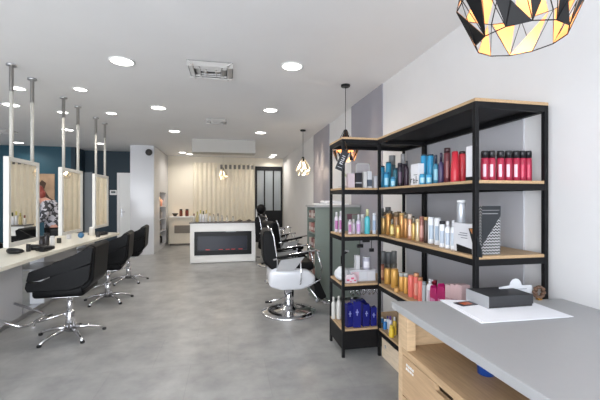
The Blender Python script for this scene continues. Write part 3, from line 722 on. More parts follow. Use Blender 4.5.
for i, (px, lb) in enumerate(((450.5, 'pale pink carton right of the magenta pouches'), (456, 'middle pale pink carton of three'), (461.3, 'pale pink carton closest to the paper stack'))):
    y_ = YX(px, 1.38); hh = zz(284.5, 1.38, y_)-Z
    t = thing('pink_carton', lb, 'box', (1.38, y_, Z), 0, 'pale pink cartons')
    obj('carton', B(-.02, .04, -.027, .027, 0, hh, .002), C3(222, 190, 192), t); obj('silver_band', B(-.0215, -.0203, -.025, .025, hh*.5, hh*.62), C3(190, 150, 156), t)
# lowest shelf
g = 'small bottles on the lowest shelf'; Z = zD
for a in [
    (382.2, 4.2, 317, 1.42, (58, 130, 190), (226, 228, 230), .22, 'neck', 'small blue bottle with white cap, left on the lowest shelf', None),
    (385, 4, 319, 1.37, (52, 124, 188), (232, 232, 234), .22, 'neck', 'small blue bottle with white cap nearest the shelf edge', None),
    (387.6, 3.6, 316, 1.40, (220, 226, 232), (90, 80, 140), .2, 'neck', 'small white bottle with violet cap on the lowest shelf', None),
    (390.4, 4, 316, 1.38, (206, 206, 220), (110, 70, 150), .22, 'neck', 'small lilac bottle with purple cap on the lowest shelf', None),
    (391.5, 5.5, 325, 1.345, (236, 200, 62), (236, 206, 90), .15, 'taper', 'yellow bottle at the edge of the lowest shelf', None),
    (394.6, 4, 317, 1.39, (226, 190, 70), (230, 230, 232), .2, 'neck', 'small yellow bottle with white cap behind the counter end', None)]:
    px, w, yt, X, col, cap, cf, shp, lb, band = a
    bottle(px, w, yt, Z, X=X, col=col, cap=cap, capf=cf, shape=shp, label=lb, band=band, group=g)
t = thing('storage_bin', 'grey green translucent bin at the back of the lowest shelf', 'bin', (1.6, 2.72, Z))
b1 = new(); prism(b1, [(-.1, 0), (.1, 0), (.12, .3), (-.12, .3)], 'y', -.18, .18, .004); obj('bin_body', b1, C3(98, 116, 118, .4), t); obj('lid', B(-.125, .125, -.185, .185, .3, .315, .003), C3(120, 136, 138), t)

# ------------- corner unit products
g = 'items on the upper shelf of the corner unit'; Z = zA; YF_ = 3.03
t = thing('picture_frame', 'grey frame leaning at the back of the corner unit', 'frame', (XY(363, 3.12), 3.12, Z)); hh = zz(163, t.location.x, 3.12)-Z
b1 = new(); w_ = .07
box(b1, -w_, -w_+.012, 0, .012, 0, hh); box(b1, w_-.012, w_, 0, .012, 0, hh); box(b1, -w_, w_, 0, .012, 0, .012); box(b1, -w_, w_, 0, .012, hh-.014, hh); obj('frame', b1, C3(190, 188, 186), t)
obj('picture', B(-w_+.012, w_-.012, .004, .01, .012, hh-.014), C3(176, 170, 172), t)
carton(350.5, 7, 173.5, Z, Y=3.03, col=(206, 190, 196), d=.05, kind='candle_box', label='pinkish box under a pale green plant top on the corner unit', group=g)
t = thing('small_plant', 'pale green artificial tuft behind the pinkish box', 'plant', (XY(348.5, 3.1), 3.1, Z))
b1 = new(); lathe(b1, [(.016, 0), (.02, .07)], 14); obj('pot', b1, C3(214, 206, 190), t)
b1 = new()
for k in range(16):
    a = 2*PI*k/16; q = .02+.012*(k % 3); tube(b1, [(0, 0, .07), (q*.5*math.cos(a), q*.5*math.sin(a), .11), (q*math.cos(a), q*math.sin(a), .125+.01*(k % 2))], [.004, .005, .002], 5)
obj('leaves', b1, C3(178, 186, 140, .6), t)
carton(358.3, 6, 173, Z, Y=3.02, col=(40, 38, 44), d=.045, marks=None, band=(.3, .36, (200, 200, 204)), label='black box with white bands on the corner unit', group=g)
carton(364.5, 3.4, 172, Z, Y=3.02, col=(214, 212, 210), d=.04, label='thin light grey box beside the black one', group=g)
carton(369, 4.6, 171.5, Z, Y=3.02, col=(206, 208, 212), d=.04, band=(.1, .5, (84, 92, 104)), label='white and slate box nearest the shared post', group=g)
carton(375, 3.6, 176, Z, Y=3.02, col=(196, 196, 202), d=.04, label='small silver box against the shared corner post', group=g)
t = thing('magazine_stack', 'small stack of white booklets at the open left side of the corner unit', 'booklets', (1.1, 3.2, Z))
for k in range(4): obj('booklet', B(-.05, .05+.004*k, -.07, .07, .006*k, .006*k+.0055), C3(226-9*k, 224-8*k, 220-6*k), t)
g = 'bottles on the second shelf of the corner unit'; Z = zB
for a in [
    (336.5, 4, 212, 1.035, None, (214, 206, 216), (232, 230, 232), .2, 'neck', 'white and mauve bottle at the open left edge of the corner unit', (170, 90, 150)),
    (340.8, 4, 211, 1.055, None, (216, 208, 218), (232, 230, 232), .2, 'neck', 'white and mauve bottle just left of the front post', (168, 88, 150)),
    (350, 4, 216, None, 3.02, (216, 206, 214), (236, 234, 236), .25, 'neck', 'white bottle with mauve base right of the front post', (176, 110, 160)),
    (353.5, 4, 219, None, 3.06, (206, 196, 210), (226, 226, 228), .25, 'neck', 'grey lilac bottle behind the white and mauve one', None),
    (358.5, 4.6, 214, None, 3.02, (206, 196, 216), (196, 196, 202), .3, 'neck', 'lilac bottle in the middle of the second corner shelf', (196, 150, 200)),
    (367.3, 5.6, 209, None, 3.01, (84, 186, 196), (206, 206, 160), .28, 'neck', 'turquoise bottle with pale yellow neck', None),
    (374.3, 4, 213, None, 3.02, (206, 212, 222), (232, 234, 238), .1, 'cyl', 'pale blue white bottle against the shared post', (150, 170, 200)),
    (362.6, 4.2, 214, None, 3.1, (196, 200, 204), (214, 216, 218), .2, 'cyl', 'silver white bottle left of the turquoise one, set back', None)]:
    px, w, yt, X, Y, col, cap, cf, shp, lb, band = a
    bottle(px, w, yt, Z, X=X, Y=Y, col=col, cap=cap, capf=cf, shape=shp, label=lb, band=band, group=g)
t = thing('price_tag', 'dark plum tag on a thin rail in front of the mauve bottles', 'tag', (XY(349.5, 2.975), 2.975, zz(219.5, 1.05, 2.975)))
obj('card', B(-.022, .022, -.002, 0, 0, .05, .0005), C3(84, 52, 62), t); b1 = new(); tube(b1, [(-.04, 0, .04), (.14, 0, .05)], .0022, 6); obj('rail', b1, C3(120, 70, 76), t)
b1 = new(); tube(b1, [(.02, 0, .045), (.02, .03, -.03), (.02, .06, zB-t.location.z+.002)], .0016, 6); obj('wire', b1, C3(120, 70, 76), t)
Z = zC; g = 'items on the third shelf of the corner unit'
t = thing('clear_drawer_box', 'clear plastic organiser with white packets on the third corner shelf', 'organiser', (XY(361, 3.1), 3.1, Z))
b1 = new(); box(b1, -.125, .12, -.06, .06, 0, .1, .004); obj('case', b1, C3(206, 206, 212, .2), t); obj('lid', B(-.128, .123, -.063, .063, .1, .106), C3(224, 224, 230, .2), t)
for k in range(3): obj('drawer', B(-.12+.08*k, -.045+.08*k, -.064, -.06, .01, .09, .001), C3((226, 214, 220)[k], (196, 216, 220)[k], (206, 222, 226)[k], .2), t)
bottle(366.5, 8, 256.5, Z+.106, Y=3.08, col=(178, 176, 190), cap=(206, 206, 212), capf=.1, kind='cosmetic_jar', cat='jar', label='lilac grey jar with white label on the plastic organiser', band=(226, 224, 230), group=g)
carton(357, 4, 255, Z+.106, Y=3.1, col=(214, 214, 216), d=.05, label='upright white carton left of the lilac jar', group=g)
t = thing('pink_packet', 'crumpled packet with pink print in front of the organiser', 'packet', (XY(351, 3.0), 3.0, Z))
b1 = new(); prism(b1, [(-.055, 0), (.06, 0), (.05, .05), (.03, .085), (-.01, .07), (-.04, .08), (-.06, .04)], 'y', -.01, .02, .006); obj('packet_body', b1, C3(222, 208, 214), t)
b1 = new()
for (x, z, s) in ((-.03, .03, .012), (.01, .045, .014), (.035, .025, .01), (-.005, .015, .008)): box(b1, x-s, x+s, -.013, -.0095, z-s*.6, z+s*.6, .002)
obj('pink_print', b1, C3(226, 96, 130), t)
t = thing('cotton_bag', 'white cotton bag bulging from the open left side of the corner unit', 'bag', (1.045, 3.12, Z))
b1 = new(); ball(b1, (0, 0, .06), .075, .1, .06); ball(b1, (-.03, -.04, .09), .04, .05, .05); obj('bag_body', b1, C3(226, 228, 230, .7), t)
b1 = new(); lathe(b1, [(.012, .11), (.02, .15)], 12); obj('bag_tie', b1, C3(60, 60, 64), t)
t = thing('hair_dryer_stand', 'black hair clippers standing on the open side of the corner unit', 'clippers', (1.09, 3.25, Z))
b1 = new(); box(b1, -.03, .03, -.03, .03, 0, .02, .004); tube(b1, [(0, 0, .02), (0, 0, .2), (.03, 0, .25)], [.018, .02, .026]); obj('clipper_body', b1, 'blackp', t)
b1 = new(); box(b1, .015, .06, -.02, .02, .245, .262, .003); obj('blade', b1, 'steel', t)
for px, py, s, lb in ((360, 246, .03, 'black clip hanging under the second corner shelf'), (366, 240.5, .035, 'larger black clip under the second corner shelf'), (371.5, 250, .022, 'small black clip right of the others')):
    x = XY(px, 3.0); z = zz(py, x, 3.0)
    t = thing('hanging_clip', lb, 'hair clip', (x, 3.0, z), 0, 'black clips under the shelf')
    b1 = new(); box(b1, -s, s, -.01, .01, -.016, .016, .005); obj('jaw', b1, 'blackp', t); b1 = new(); tube(b1, [(0, 0, .01), (0, 0, zB-.054-z)], .003, 6); obj('hook', b1, 'blackp', t)
Z = zD; g = 'navy gift bags on the lowest corner shelf'
for i, (px, Y, w, yt, lb) in enumerate(((348.6, 3.03, .06, 303, 'navy gift bag at the left of the group'), (356.6, 3.01, .07, 300, 'tallest navy gift bag, front and centre'), (365.2, 3.02, .065, 303, 'navy gift bag right of the tallest'), (373, 3.02, .055, 306, 'navy gift bag against the shared corner post'), (358, 3.19, .14, 299, 'navy gift bag at the back'))):
    x = XY(px, Y); hh = zz(yt, x, Y)-Z
    t = thing('navy_gift_bag', lb, 'gift bag', (x, Y, Z), (.2, -.15, .1, -.1, .0)[i], g)
    b1 = new(); w2 = w/2; prism(b1, [(-w2, 0), (w2, 0), (w2*1.05, hh*.9), (w2*.8, hh), (-w2*.1, hh*.93), (-w2, hh)], 'y', -.025, .03, .002); obj('bag_body', b1, C3(30, 34, 118, .25), t)
    b1 = new(); box(b1, -.012, .012, -.0275, -.0255, hh*.55, hh*.6); box(b1, -.004, .004, -.0275, -.0255, hh*.45, hh*.68); obj('star_mark', b1, C3(150, 160, 220), t)
for i, (px, w, yt, X, Y) in enumerate(((333.5, 4, 297, 1.03, None), (338.8, 5, 296, 1.05, None))):
    bottle(px, w, yt, Z, X=X, Y=Y, col=(214, 212, 206), cap=(206, 204, 198), capf=.18, shape='neck', label=('white bottle at the outer left of the lowest corner shelf', 'white bottle beside the front post on the lowest corner shelf')[i], group='white bottles on the lowest corner shelf')
t = thing('wire_basket', 'tangle of clear wire hooks above the navy bags', 'wire rack', (XY(361, 3.12), 3.12, LV[1]-.055))
b1 = new(); r2 = random.Random(3)
for k in range(14):
    x = -.13+.02*k; tube(b1, [(x, -.1, 0), (x+.02*r2.uniform(-1, 1), -.1, -.04), (x+.03*r2.uniform(-1, 1), -.08, -.07), (x+.01, -.02, -.05), (x, .06, 0)], .0022, 5)
obj('hooks', b1, 'chrome', t)
# black swing tag hanging on the corner post
x, y = XY(342.5, 2.93), 2.93; z = zz(160, x, y)
t = thing('swing_tag', 'black swing tag with white print hanging by the front post of the corner unit', 'tag', (x, 2.935, z)); t.rotation_euler = (0, math.radians(22), 0)
obj('card', B(-.035, .035, -.003, 0, -.095, .085, .001), 'tag', t)
b1 = new()
for (a, b_, c_, e) in ((-.014, .014, -.04, -.032), (-.014, -.008, -.032, -.014), (-.014, .014, -.02, -.014), (-.014, .014, -.004, .002), (.008, .014, -.004, .022), (-.014, .014, .016, .022), (-.014, .014, .034, .040), (-.02, .02, -.07, -.066)): box(b1, a, b_, -.0045, -.003, c_, e)
obj('white_print', b1, C3(214, 216, 220), t)
b1 = new(); tube(b1, [(0, 0, .08), (.0, .01, .12), (-.035, .028, .175)], .002, 6); obj('string', b1, C3(120, 90, 60), t)

# ------------------------------------------------------------ pendants
def pendant(x, y, zb, label, s=1.0, seed=1, bulb_e=6, pale=False):
    t = thing('pendant_lamp', label, 'pendant lamp', (x, y, zb), seed*.35, 'faceted pendant lamps')
    n = 12; rings = [(.108*s, 0), (.158*s, .12*s), (.02*s, .37*s)]
    def V(k, i):
        r, z = rings[k]; a = 2*PI*(i+(.5 if k == 1 else 0))/n; return Vector((r*math.cos(a), r*math.sin(a), z))
    tris = []
    def U(q): 
        r, z = rings[1]; a = 2*PI*q/n; return Vector((r*math.cos(a), r*math.sin(a), z))
    for i in range(0, n, 2):
        tris.append((V(0, i), V(0, i+1), U(i-.35))); tris.append((V(0, i+1), U(i+.7), U(i+1.45))); tris.append((U(i-.35), U(i+.7), V(2, i)))
    bm = new()
    for a, b_, c in tris:
        nrm = (b_-a).cross(c-a).normalized(); ctr = (a+b_+c)/3
        if nrm.dot(Vector((ctr.x, ctr.y, 0))) < 0: nrm = -nrm
        o_ = [bm.verts.new(p+nrm*.0008) for p in (a, b_, c)]; i_ = [bm.verts.new(p-nrm*.0008) for p in (a, b_, c)]
        bm.faces.new(o_).material_index = 0; bm.faces.new(i_).material_index = 1
    obj('shade', bm, [M['paleshade'] if pale else 'black', M['paleshade'] if pale else 'copper'], t)
    bm = new()
    for i in range(n):
        tube(bm, [V(0, i), V(0, i+1)], .0017, 5); tube(bm, [V(1, i), V(1, i+1)], .0012, 5)
        tube(bm, [V(0, i), V(1, i)], .0012, 5); tube(bm, [V(0, i+1), V(1, i)], .0012, 5); tube(bm, [V(1, i), V(2, i)], .0018, 5)
    obj('wire_frame', bm, 'black', t)
    bm = new(); lathe(bm, [(.02, .27*s), (.024, .30*s), (.024, .375*s), (.008, .385*s)], 16); obj('lamp_holder', bm, 'blackp', t)
    bm = new(); lathe(bm, [(.004, .145*s), (.022, .155*s), (.031, .18*s), (.03, .205*s), (.018, .24*s), (.014, .27*s)], 18); bb = obj('bulb', bm, 'bulb', t)
    l = bpy.data.lights.new('bulb_light', 'POINT'); l.energy = bulb_e; l.color = (1, .8, .58); l.shadow_soft_size = .035
    lo = bpy.data.objects.new('bulb_light', l); COL.objects.link(lo); lo.parent = t; lo.location = (0, 0, .135*s)
    bm = new(); tube(bm, [(0, 0, .38*s), (0, 0, CEIL-zb-.02)], .0035, 8); obj('cord', bm, 'blackp', t)
    bm = new(); lathe(bm, [(.05, CEIL-zb-.025), (.055, CEIL-zb-.02), (.055, CEIL-zb)], 24); obj('ceiling_rose', bm, 'blackp', t)
    return t
def lat(px, f):
    l = (px-300)/F*f; return l*math.cos(A)+f*math.sin(A), f*math.cos(A)-l*math.sin(A)
x, y = lat(520, 1.01); pendant(x, y, 1.862, 'large black and copper faceted pendant lamp above the reception counter', seed=1.5, bulb_e=2.2, s=1.07)
x, y = lat(345.5, 4.26); pendant(x, y, 1.875, 'black faceted pendant lamp hanging behind the corner shelving', seed=2, bulb_e=3)
x, y = lat(303, 7.0); pendant(x, y, 1.9, 'bright pale pendant lamp near the right wall beyond the barber chairs', seed=3, bulb_e=14, pale=True, s=.95)
x, y = lat(223, 10.4); pendant(x, y, 2.0, 'small warm pendant lamp in front of the eyelet curtain', seed=4, bulb_e=10, s=.95, pale=True)

# ------------------------------------------------------------ barber chairs
def barber(label, shell, x, y, rz, base='disc'):
    t = thing('barber_chair', label, 'barber chair', (x, y, 0), rz, 'barber chairs on the right')
    b1 = new(); lathe(b1, [(.33, 0), (.345, .01), (.335, .022), (.25, .028), (.12, .034), (.08, .06), (.066, .09)], 48); obj('base_disc', b1, 'chrome', t)
    b1 = new(); lathe(b1, [(.062, .06), (.062, .27), (.045, .28), (.045, .34)], 28); obj('column', b1, 'chrome', t)
    b1 = new(); tube(b1, [(.02, -.06, .26), (-.1, -.16, .22), (-.26, -.2, .2)], .008); bl = obj('pump_lever', b1, 'chrome', t)
    b1 = new(); box(b1, -.31, -.23, -.22, -.18, .185, .205, .006); obj('pedal', b1, 'blackp', bl)
    b1 = new(); prism(b1, [(-.27, .38), (-.26, .56), (-.2, .61), (.2, .57), (.3, .48), (.27, .38), (.12, .33), (-.12, .33)], 'y', -.26, .26, .04)
    obj('seat_shell', b1, shell, t, smooth=True)
    b1 = new(); box(b1, -.2, .28, -.2, .2, .55, .65, .035, seg=4); obj('seat_cushion', b1, 'leather', t, smooth=True)
    b1 = new(); prism(b1, [(-.24, .58), (-.19, .56), (-.15, .62), (-.2, .98), (-.25, 1.04), (-.31, 1.05), (-.345, 1.0), (-.33, .66)], 'y', -.24, .24, .03); bk = obj('backrest', b1, 'leather', t, smooth=False)
    for s in (-1, 1):
        b1 = new(); tube(b1, [(-.17, s*.252, .6), (-.17, s*.252, .7), (-.215, s*.252, .98), (-.25, s*.25, 1.07)], .009); obj('back_trim', b1, 'chrome', bk)
    for s in (-1, 1):
        b1 = new(); prism(b1, [(-.19, .57), (-.13, .70), (.15, .73), (.02, .57)], 'y', s*.275-.012, s*.275+.012, .004); obj('side_panel', b1, 'grey', t)
        b1 = new(); tube(b1, [(-.22, s*.275, .70), (-.1, s*.275, .735), (.1, s*.275, .775), (.28, s*.275, .80), (.34, s*.275, .79)], .013)
        tube(b1, [(.1, s*.275, .77), (.11, s*.275, .5), (.1, s*.268, .4)], .009); tube(b1, [(.30, s*.275, .8), (.36, s*.275, .6), (.34, s*.26, .45), (.2, s*.26, .38)], .01)
        arm = obj('armrest', b1, 'chrome', t)
        b1 = new(); box(b1, -.18, .2, s*.275-.025, s*.275+.025, .735, .765, .01)
        bmesh.ops.rotate(b1, verts=b1.verts[:], cent=(0, s*.275, .74), matrix=Matrix.Rotation(-.14, 3, 'Y')); obj('arm_pad', b1, 'leather', arm)
    b1 = new(); prism(b1, [(.27, .46), (.34, .44), (.44, .22), (.38, .18), (.3, .24)], 'y', -.19, .19, .01); obj('leg_rest', b1, 'leather', t)
    b1 = new()
    for s in (-1, 1): tube(b1, [(.22, s*.15, .35), (.36, s*.15, .16), (.5, s*.15, .12)], .011)
    tube(b1, [(.5, -.2, .12), (.5, .2, .12)], .014); tube(b1, [(.43, -.2, .14), (.43, .2, .14)], .014); obj('footrest', b1, 'chrome', t)
    return t
bx, by = onz(292, 313, 0)
barber('barber chair with white shell and round chrome base, nearest on the right', 'gloss', bx-.03, by+.05, -.04)
barber('black barber chair behind the white-shelled one', 'leather', .95, 5.95, .25)
bc = barber('black barber chair at the far end beside the fireplace unit', 'leather', .95, 7.5, -.4)
b1 = new(); ball(b1, (-.27, 0, 1.2), .1, .14, .11); hr = obj('headrest', b1, 'leather', bc)
b1 = new(); tube(b1, [(-.27, 0, 1.05), (-.27, 0, 1.14)], .02); obj('headrest_post', b1, 'chrome', hr)
b1 = new(); box(b1, -.38, -.365, -.03, .03, 1.02, 1.2, .005); obj('white_clip', b1, 'softwhite', hr)

# sage cabinet with boxes
kx, ky0, ky1 = 1.16, 4.62, 5.12
t = thing('display_cabinet', 'sage grey cabinet with an open shelved side against the right wall', 'cabinet', (0, 0, 0))
b1 = new(); box(b1, kx, XR-.02, ky0, ky0+.03, .05, 1.30); box(b1, kx, XR-.02, ky1-.03, ky1, .05, 1.30); box(b1, 1.6, XR-.02, ky0+.03, ky1-.03, .05, 1.3)
obj('carcass', b1, 'sage', t); obj('top', B(kx-.02, XR-.02, ky0-.02, ky1+.02, 1.30, 1.33, .003), 'grey', t)
for z in (.05, .27, .49, .71, .93, 1.13): obj('shelf', B(kx+.005, 1.6, ky0+.03, ky1-.03, z, z+.015), 'sage', t)
b1 = new()
for (u, v) in ((kx+.03, ky0+.04), (kx+.03, ky1-.04), (1.7, ky0+.04), (1.7, ky1-.04)): lathe(b1, [(.02, 0), (.02, .05)], 12, u, v)
obj('feet', b1, 'steel', t)
cols = [(150, 92, 88), (176, 150, 140), (120, 70, 72), (196, 180, 170), (140, 100, 92)]
k = 0
for si, z in enumerate((.27, .49, .71, .93, 1.13)):
    for j in range(3):
        hgt = .13 if si < 4 else .11
        t = thing('colour_box', 'small %s box, %s on the %s shelf of the sage cabinet' % (('dark red', 'beige', 'maroon', 'pale', 'brown')[k % 5], ('nearest', 'middle', 'farthest')[j], ('second', 'third', 'fourth', 'fifth', 'top')[si]), 'box', (kx+.06, ky0+.11+.135*j, z+.015), 0, 'colour boxes in the sage cabinet')
        obj('carton', B(-.045, .1, -.055, .055, 0, hgt, .002), C3(*cols[k % 5], .5), t); obj('carton_label', B(-.0465, -.045, -.04, .04, .03, .07), C3(206, 196, 190), t); k += 1
t = thing('towel_tray', 'white tray with folded towels on top of the sage cabinet', 'tray', (1.42, 4.86, 1.33))
b1 = new(); box(b1, -.2, .24, -.2, .2, 0, .02, .006); obj('tray', b1, 'softwhite', t); b1 = new(); box(b1, -.1, .2, -.15, .12, .02, .06, .018, seg=3); obj('folded_towel', b1, C3(226, 226, 230, .8), t)
# hand-cart with red bits left of the cabinet
t = thing('trolley', 'small salon trolley with reddish items left of the sage cabinet', 'trolley', (1.52, 5.6, 0))
b1 = new()
for (u, v) in ((-.12, -.12), (.12, -.12), (-.12, .12), (.12, .12)): tube(b1, [(u, v, .05), (u, v, .98)], .009)
obj('trolley_frame', b1, 'blackp', t)
for z in (.2, .5, .78): obj('drawer', B(-.125, .125, -.13, .13, z, z+.1, .006), C3(70, 60, 60, .5), t)
for (u, v) in ((-.12, -.12), (.12, -.12), (-.12, .12), (.12, .12)):
    b1 = new(); ball(b1, (u, v, .025), .02, .025, .025, 12, 8); obj('castor', b1, 'blackp', t)
b1 = new(); ball(b1, (-.03, 0, 1.02), .06, .07, .1, 14, 10); ball(b1, (.05, -.03, .95), .05, .06, .08, 14, 10); obj('hair_swatches', b1, C3(128, 88, 74, .7), t)

# ------------------------------------------------------------ items on the island
def on_isl(px, py): return onz(px, py, CZ)
def iso(px, py, w, ytop, name, cat, label, col, shape='cyl', cap=BLK, capf=.2, X=None):
    x, y = on_isl(px, py)
    return bottle(px, w, ytop, CZ, Y=y, col=col, cap=cap, capf=capf, kind=name, cat=cat, label=label, shape=shape, group='tools and bottles on the island counter')
iso(69, 239, 4.2, 227, 'spray_bottle', 'bottle', 'white grey spray bottle on the island beside the middle mirror', (206, 206, 210), 'neck', (206, 206, 206), .3)
iso(52.5, 247, 4, 236, 'spray_bottle', 'bottle', 'small white tube standing on the island right of the brushes', (222, 222, 222), 'cyl', (210, 210, 212), .15)
iso(46.5, 245.5, 5, 233, 'brush_cup', 'cup', 'black brush cup between the nearest and middle mirrors', (40, 38, 42))
iso(42, 249, 5, 236, 'brush_cup', 'cup', 'dark cup standing close to the nearest mirror\'s corner', (46, 42, 46))
iso(59, 243, 4, 238, 'brush_cup', 'cup', 'short olive black pot right of the brush cup', (70, 70, 60))
iso(92, 236, 5, 227, 'brush_cup', 'cup', 'cream jar on the island just before the farthest mirror', (226, 222, 214), 'cyl', (236, 234, 230), .2)
iso(98, 237, 4, 232, 'brush_cup', 'cup', 'small dark pot under the farthest mirror', (52, 50, 54))
iso(28.5, 251.5, 4, 244, 'brush_cup', 'cup', 'little black pot under the nearest mirror', (40, 38, 42))
x, y = on_isl(81, 238)
t = thing('blue_ball_bottle', 'round blue bottle on the island right of the spray bottle', 'bottle', (x, y, CZ)); b1 = new(); ball(b1, (0, 0, .045), .045, .045, .045); obj('body', b1, C3(60, 110, 150), t); b1 = new(); lathe(b1, [(.015, .085), (.015, .11)], 12); obj('cap', b1, C3(40, 60, 80), t)
for i, (px, py, a, lb) in enumerate(((36, 250, .3, 'black hair dryer lying on the island below the nearest mirror'), (46, 251.5, 1.2, 'black hair dryer lying right of the nearest mirror'), (14, 254, -.4, 'black hair dryer lying at the left end under the nearest mirror'), (101, 235.5, .2, 'black hair dryer lying in front of the farthest mirror'))):
    x, y = on_isl(px, py)
    t = thing('hair_dryer', lb, 'hair dryer', (x, y, CZ), a, 'hair dryers on the island')
    b1 = new(); tube(b1, [(-.07, 0, .035), (-.04, 0, .035), (.05, 0, .035), (.1, 0, .035)], [.03, .035, .03, .022], 14); obj('barrel', b1, 'blackp', t)
    b1 = new(); tube(b1, [(-.02, .02, .02), (-.01, .12, .015)], [.015, .013]); obj('handle', b1, 'blackp', t)
x, y = on_isl(112, 230.5)
t = thing('tool_tray', 'flat black tool tray near the rounded end of the island', 'tray', (-2.25, 6.78, CZ)); obj('tray', B(-.13, .13, -.12, .12, 0, .02, .006), 'blackp', t); b1 = new(); tube(b1, [(-.08, -.12, .03), (.02, .1, .03)], .01); tube(b1, [(.05, -.1, .03), (.06, .12, .03)], .008); obj('comb_roll', b1, 'leather', t)

# bottles along the back counter, the desk top and the niche
tops = [(181, 3, .12, (120, 60, 44)), (187, 3.2, .12, (122, 56, 50))]
for i, (px, w, h, col) in enumerate(tops):
    Y = 11.35; x = XY(px, Y)
    bottle(px, w, 200-((.9+h+.1)-H)/fwd(x, Y)*F, .9, Y=Y, col=col, cap=(50, 34, 30), capf=.2, kind='product_jar', cat='jar', label=('brown jar on the back counter, left of two', 'red brown jar on the back counter, right of two')[i], group='jars on the back counter')
x = XY(175, 11.35); t = thing('dark_bowl', 'dark low bowl at the left end of the back counter', 'bowl', (x, 11.4, .9)); b1 = new(); lathe(b1, [(.04, 0), (.1, .09), (.09, .09), (.03, .015)], 20); obj('bowl', b1, C3(60, 56, 50), t); b1 = new(); lathe(b1, [(.035, -.0), (.045, .006)], 20); obj('foot', b1, C3(50, 46, 42), t)
dl = fy+.2
dk = [(194, 2.6, 213.5, (206, 200, 190), (120, 60, 50)), (197.3, 2.4, 211.5, (196, 180, 130), (200, 190, 110)), (200.5, 2.4, 210, (226, 226, 228), (226, 214, 120)), (203.4, 2.4, 211, (228, 228, 232), (80, 90, 60)), (206.3, 2.6, 210, (232, 228, 220), (230, 206, 130)), (210, 2.4, 213, (226, 224, 220), (206, 180, 130)), (213.5, 2.6, 214, (206, 200, 190), (150, 140, 130)), (218, 2.4, 213.5, (220, 214, 200), (120, 110, 100)), (222, 2.4, 215, (196, 190, 180), (200, 196, 190)), (227, 2.6, 215.5, (226, 220, 206), (190, 180, 160)), (233, 2.4, 216, (216, 210, 196), (170, 160, 150))]
nm = ['first', 'second', 'third', 'fourth', 'fifth', 'sixth', 'seventh', 'eighth', 'ninth', 'tenth', 'last']
for i, (px, w, yt, col, cap) in enumerate(dk):
    bottle(px, w, yt, .905, Y=dl, col=col, cap=cap, capf=.3, shape='neck', label='small pale bottle on the fireplace unit, %s from its left end' % (nm[i] if i < 10 else 'eleventh'), group='bottles on top of the fireplace unit')
for i, px in enumerate((240, 249)):
    x = XY(px, dl); t = thing('small_dish', 'x', 'dish', (x, dl, .905)); t['label'] = 'small dark dish on the fireplace unit, '+('left of two', 'at its right end')[i]
    b1 = new(); lathe(b1, [(.03, 0), (.07, .03), (.06, .03), (.02, .008)], 18); obj('dish', b1, C3(96, 88, 80), t); b1 = new(); ball(b1, (0, 0, .035), .035, .035, .022, 12, 8); obj('soap', b1, C3(150, 140, 120), t)
nb = 0
ncol = [(150, 110, 70), (196, 140, 120), (90, 70, 60), (206, 196, 190), (120, 90, 80)]
for si, z in enumerate((.12, .5, .86, 1.22)):
    for j in range(3):
        y = 10.53+.3*j
        t = thing('niche_bottle', '%s bottle, %s in the column niche on the %s board' % (('ochre', 'pink', 'brown', 'pale', 'maroon')[nb % 5], ('nearest', 'middle', 'farthest')[j], ('bottom', 'second', 'third', 'top')[si]), 'bottle', (cx1-.13, y, z), 0, 'bottles in the column niche')
        hh = .2+.03*(nb % 3); col = ncol[nb % 5] if si > 1 else (44, 42, 44) if si == 0 else (150, 148, 150)
        if si <= 1: t['label'] = '%s bottle, %s in the column niche on the %s board' % (('black', 'grey')[si], ('nearest', 'middle', 'farthest')[j], ('bottom', 'second')[si])
        b1 = new(); lathe(b1, [(.06, 0), (.065, .01), (.065, hh*.7), (.03, hh*.8)], 16); obj('body', b1, C3(*col), t)
        b1 = new(); lathe(b1, [(.03, hh*.8), (.03, hh)], 14); obj('cap', b1, C3(206, 196, 170), t); nb += 1
t = thing('niche_lamp', 'small warm spotlight set in the top of the column niche', 'light', (cx1-.15, 10.85, 1.62)); b1 = new(); lathe(b1, [(.05, -.012), (.05, -.001)], 18); obj('diffuser', b1, 'bulb', t)
b1 = new(); lathe(b1, [(.052, -.014), (.065, -.012), (.065, -.001), (.052, -.001)], 18, cap=False); obj('rim', b1, 'white', t)
l = bpy.data.lights.new('niche_beam', 'SPOT'); l.energy = 14; l.color = (1, .66, .42); l.spot_size = 2.6; l.shadow_soft_size = .05; lo = bpy.data.objects.new('niche_beam', l); COL.objects.link(lo); lo.parent = t; lo.location = (0, 0, -.03)

# ------------------------------------------------------------ the person behind the island
def skin_obj(name, pts, edges, rad, m, parent, lvl=2):
    me = bpy.data.meshes.new(name); me.from_pydata(pts, edges, []); o = bpy.data.objects.new(name, me); COL.objects.link(o); o.parent = parent
    o.modifiers.new('Skin', 'SKIN'); s = o.modifiers.new('Sub', 'SUBSURF'); s.levels = lvl; s.render_levels = lvl
    if not me.skin_vertices: me.skin_vertices.new()
    for i, r in enumerate(rad):
        me.skin_vertices[0].data[i].radius = r if isinstance(r, tuple) else (r, r); me.skin_vertices[0].data[i].use_root = (i == 0)
    me.materials.append(M[m] if isinstance(m, str) else m); return o
per = thing('person', 'person in black and white patterned blouse bending beside the mirrors', 'person', (-3.02, 7.0, 0), .25)
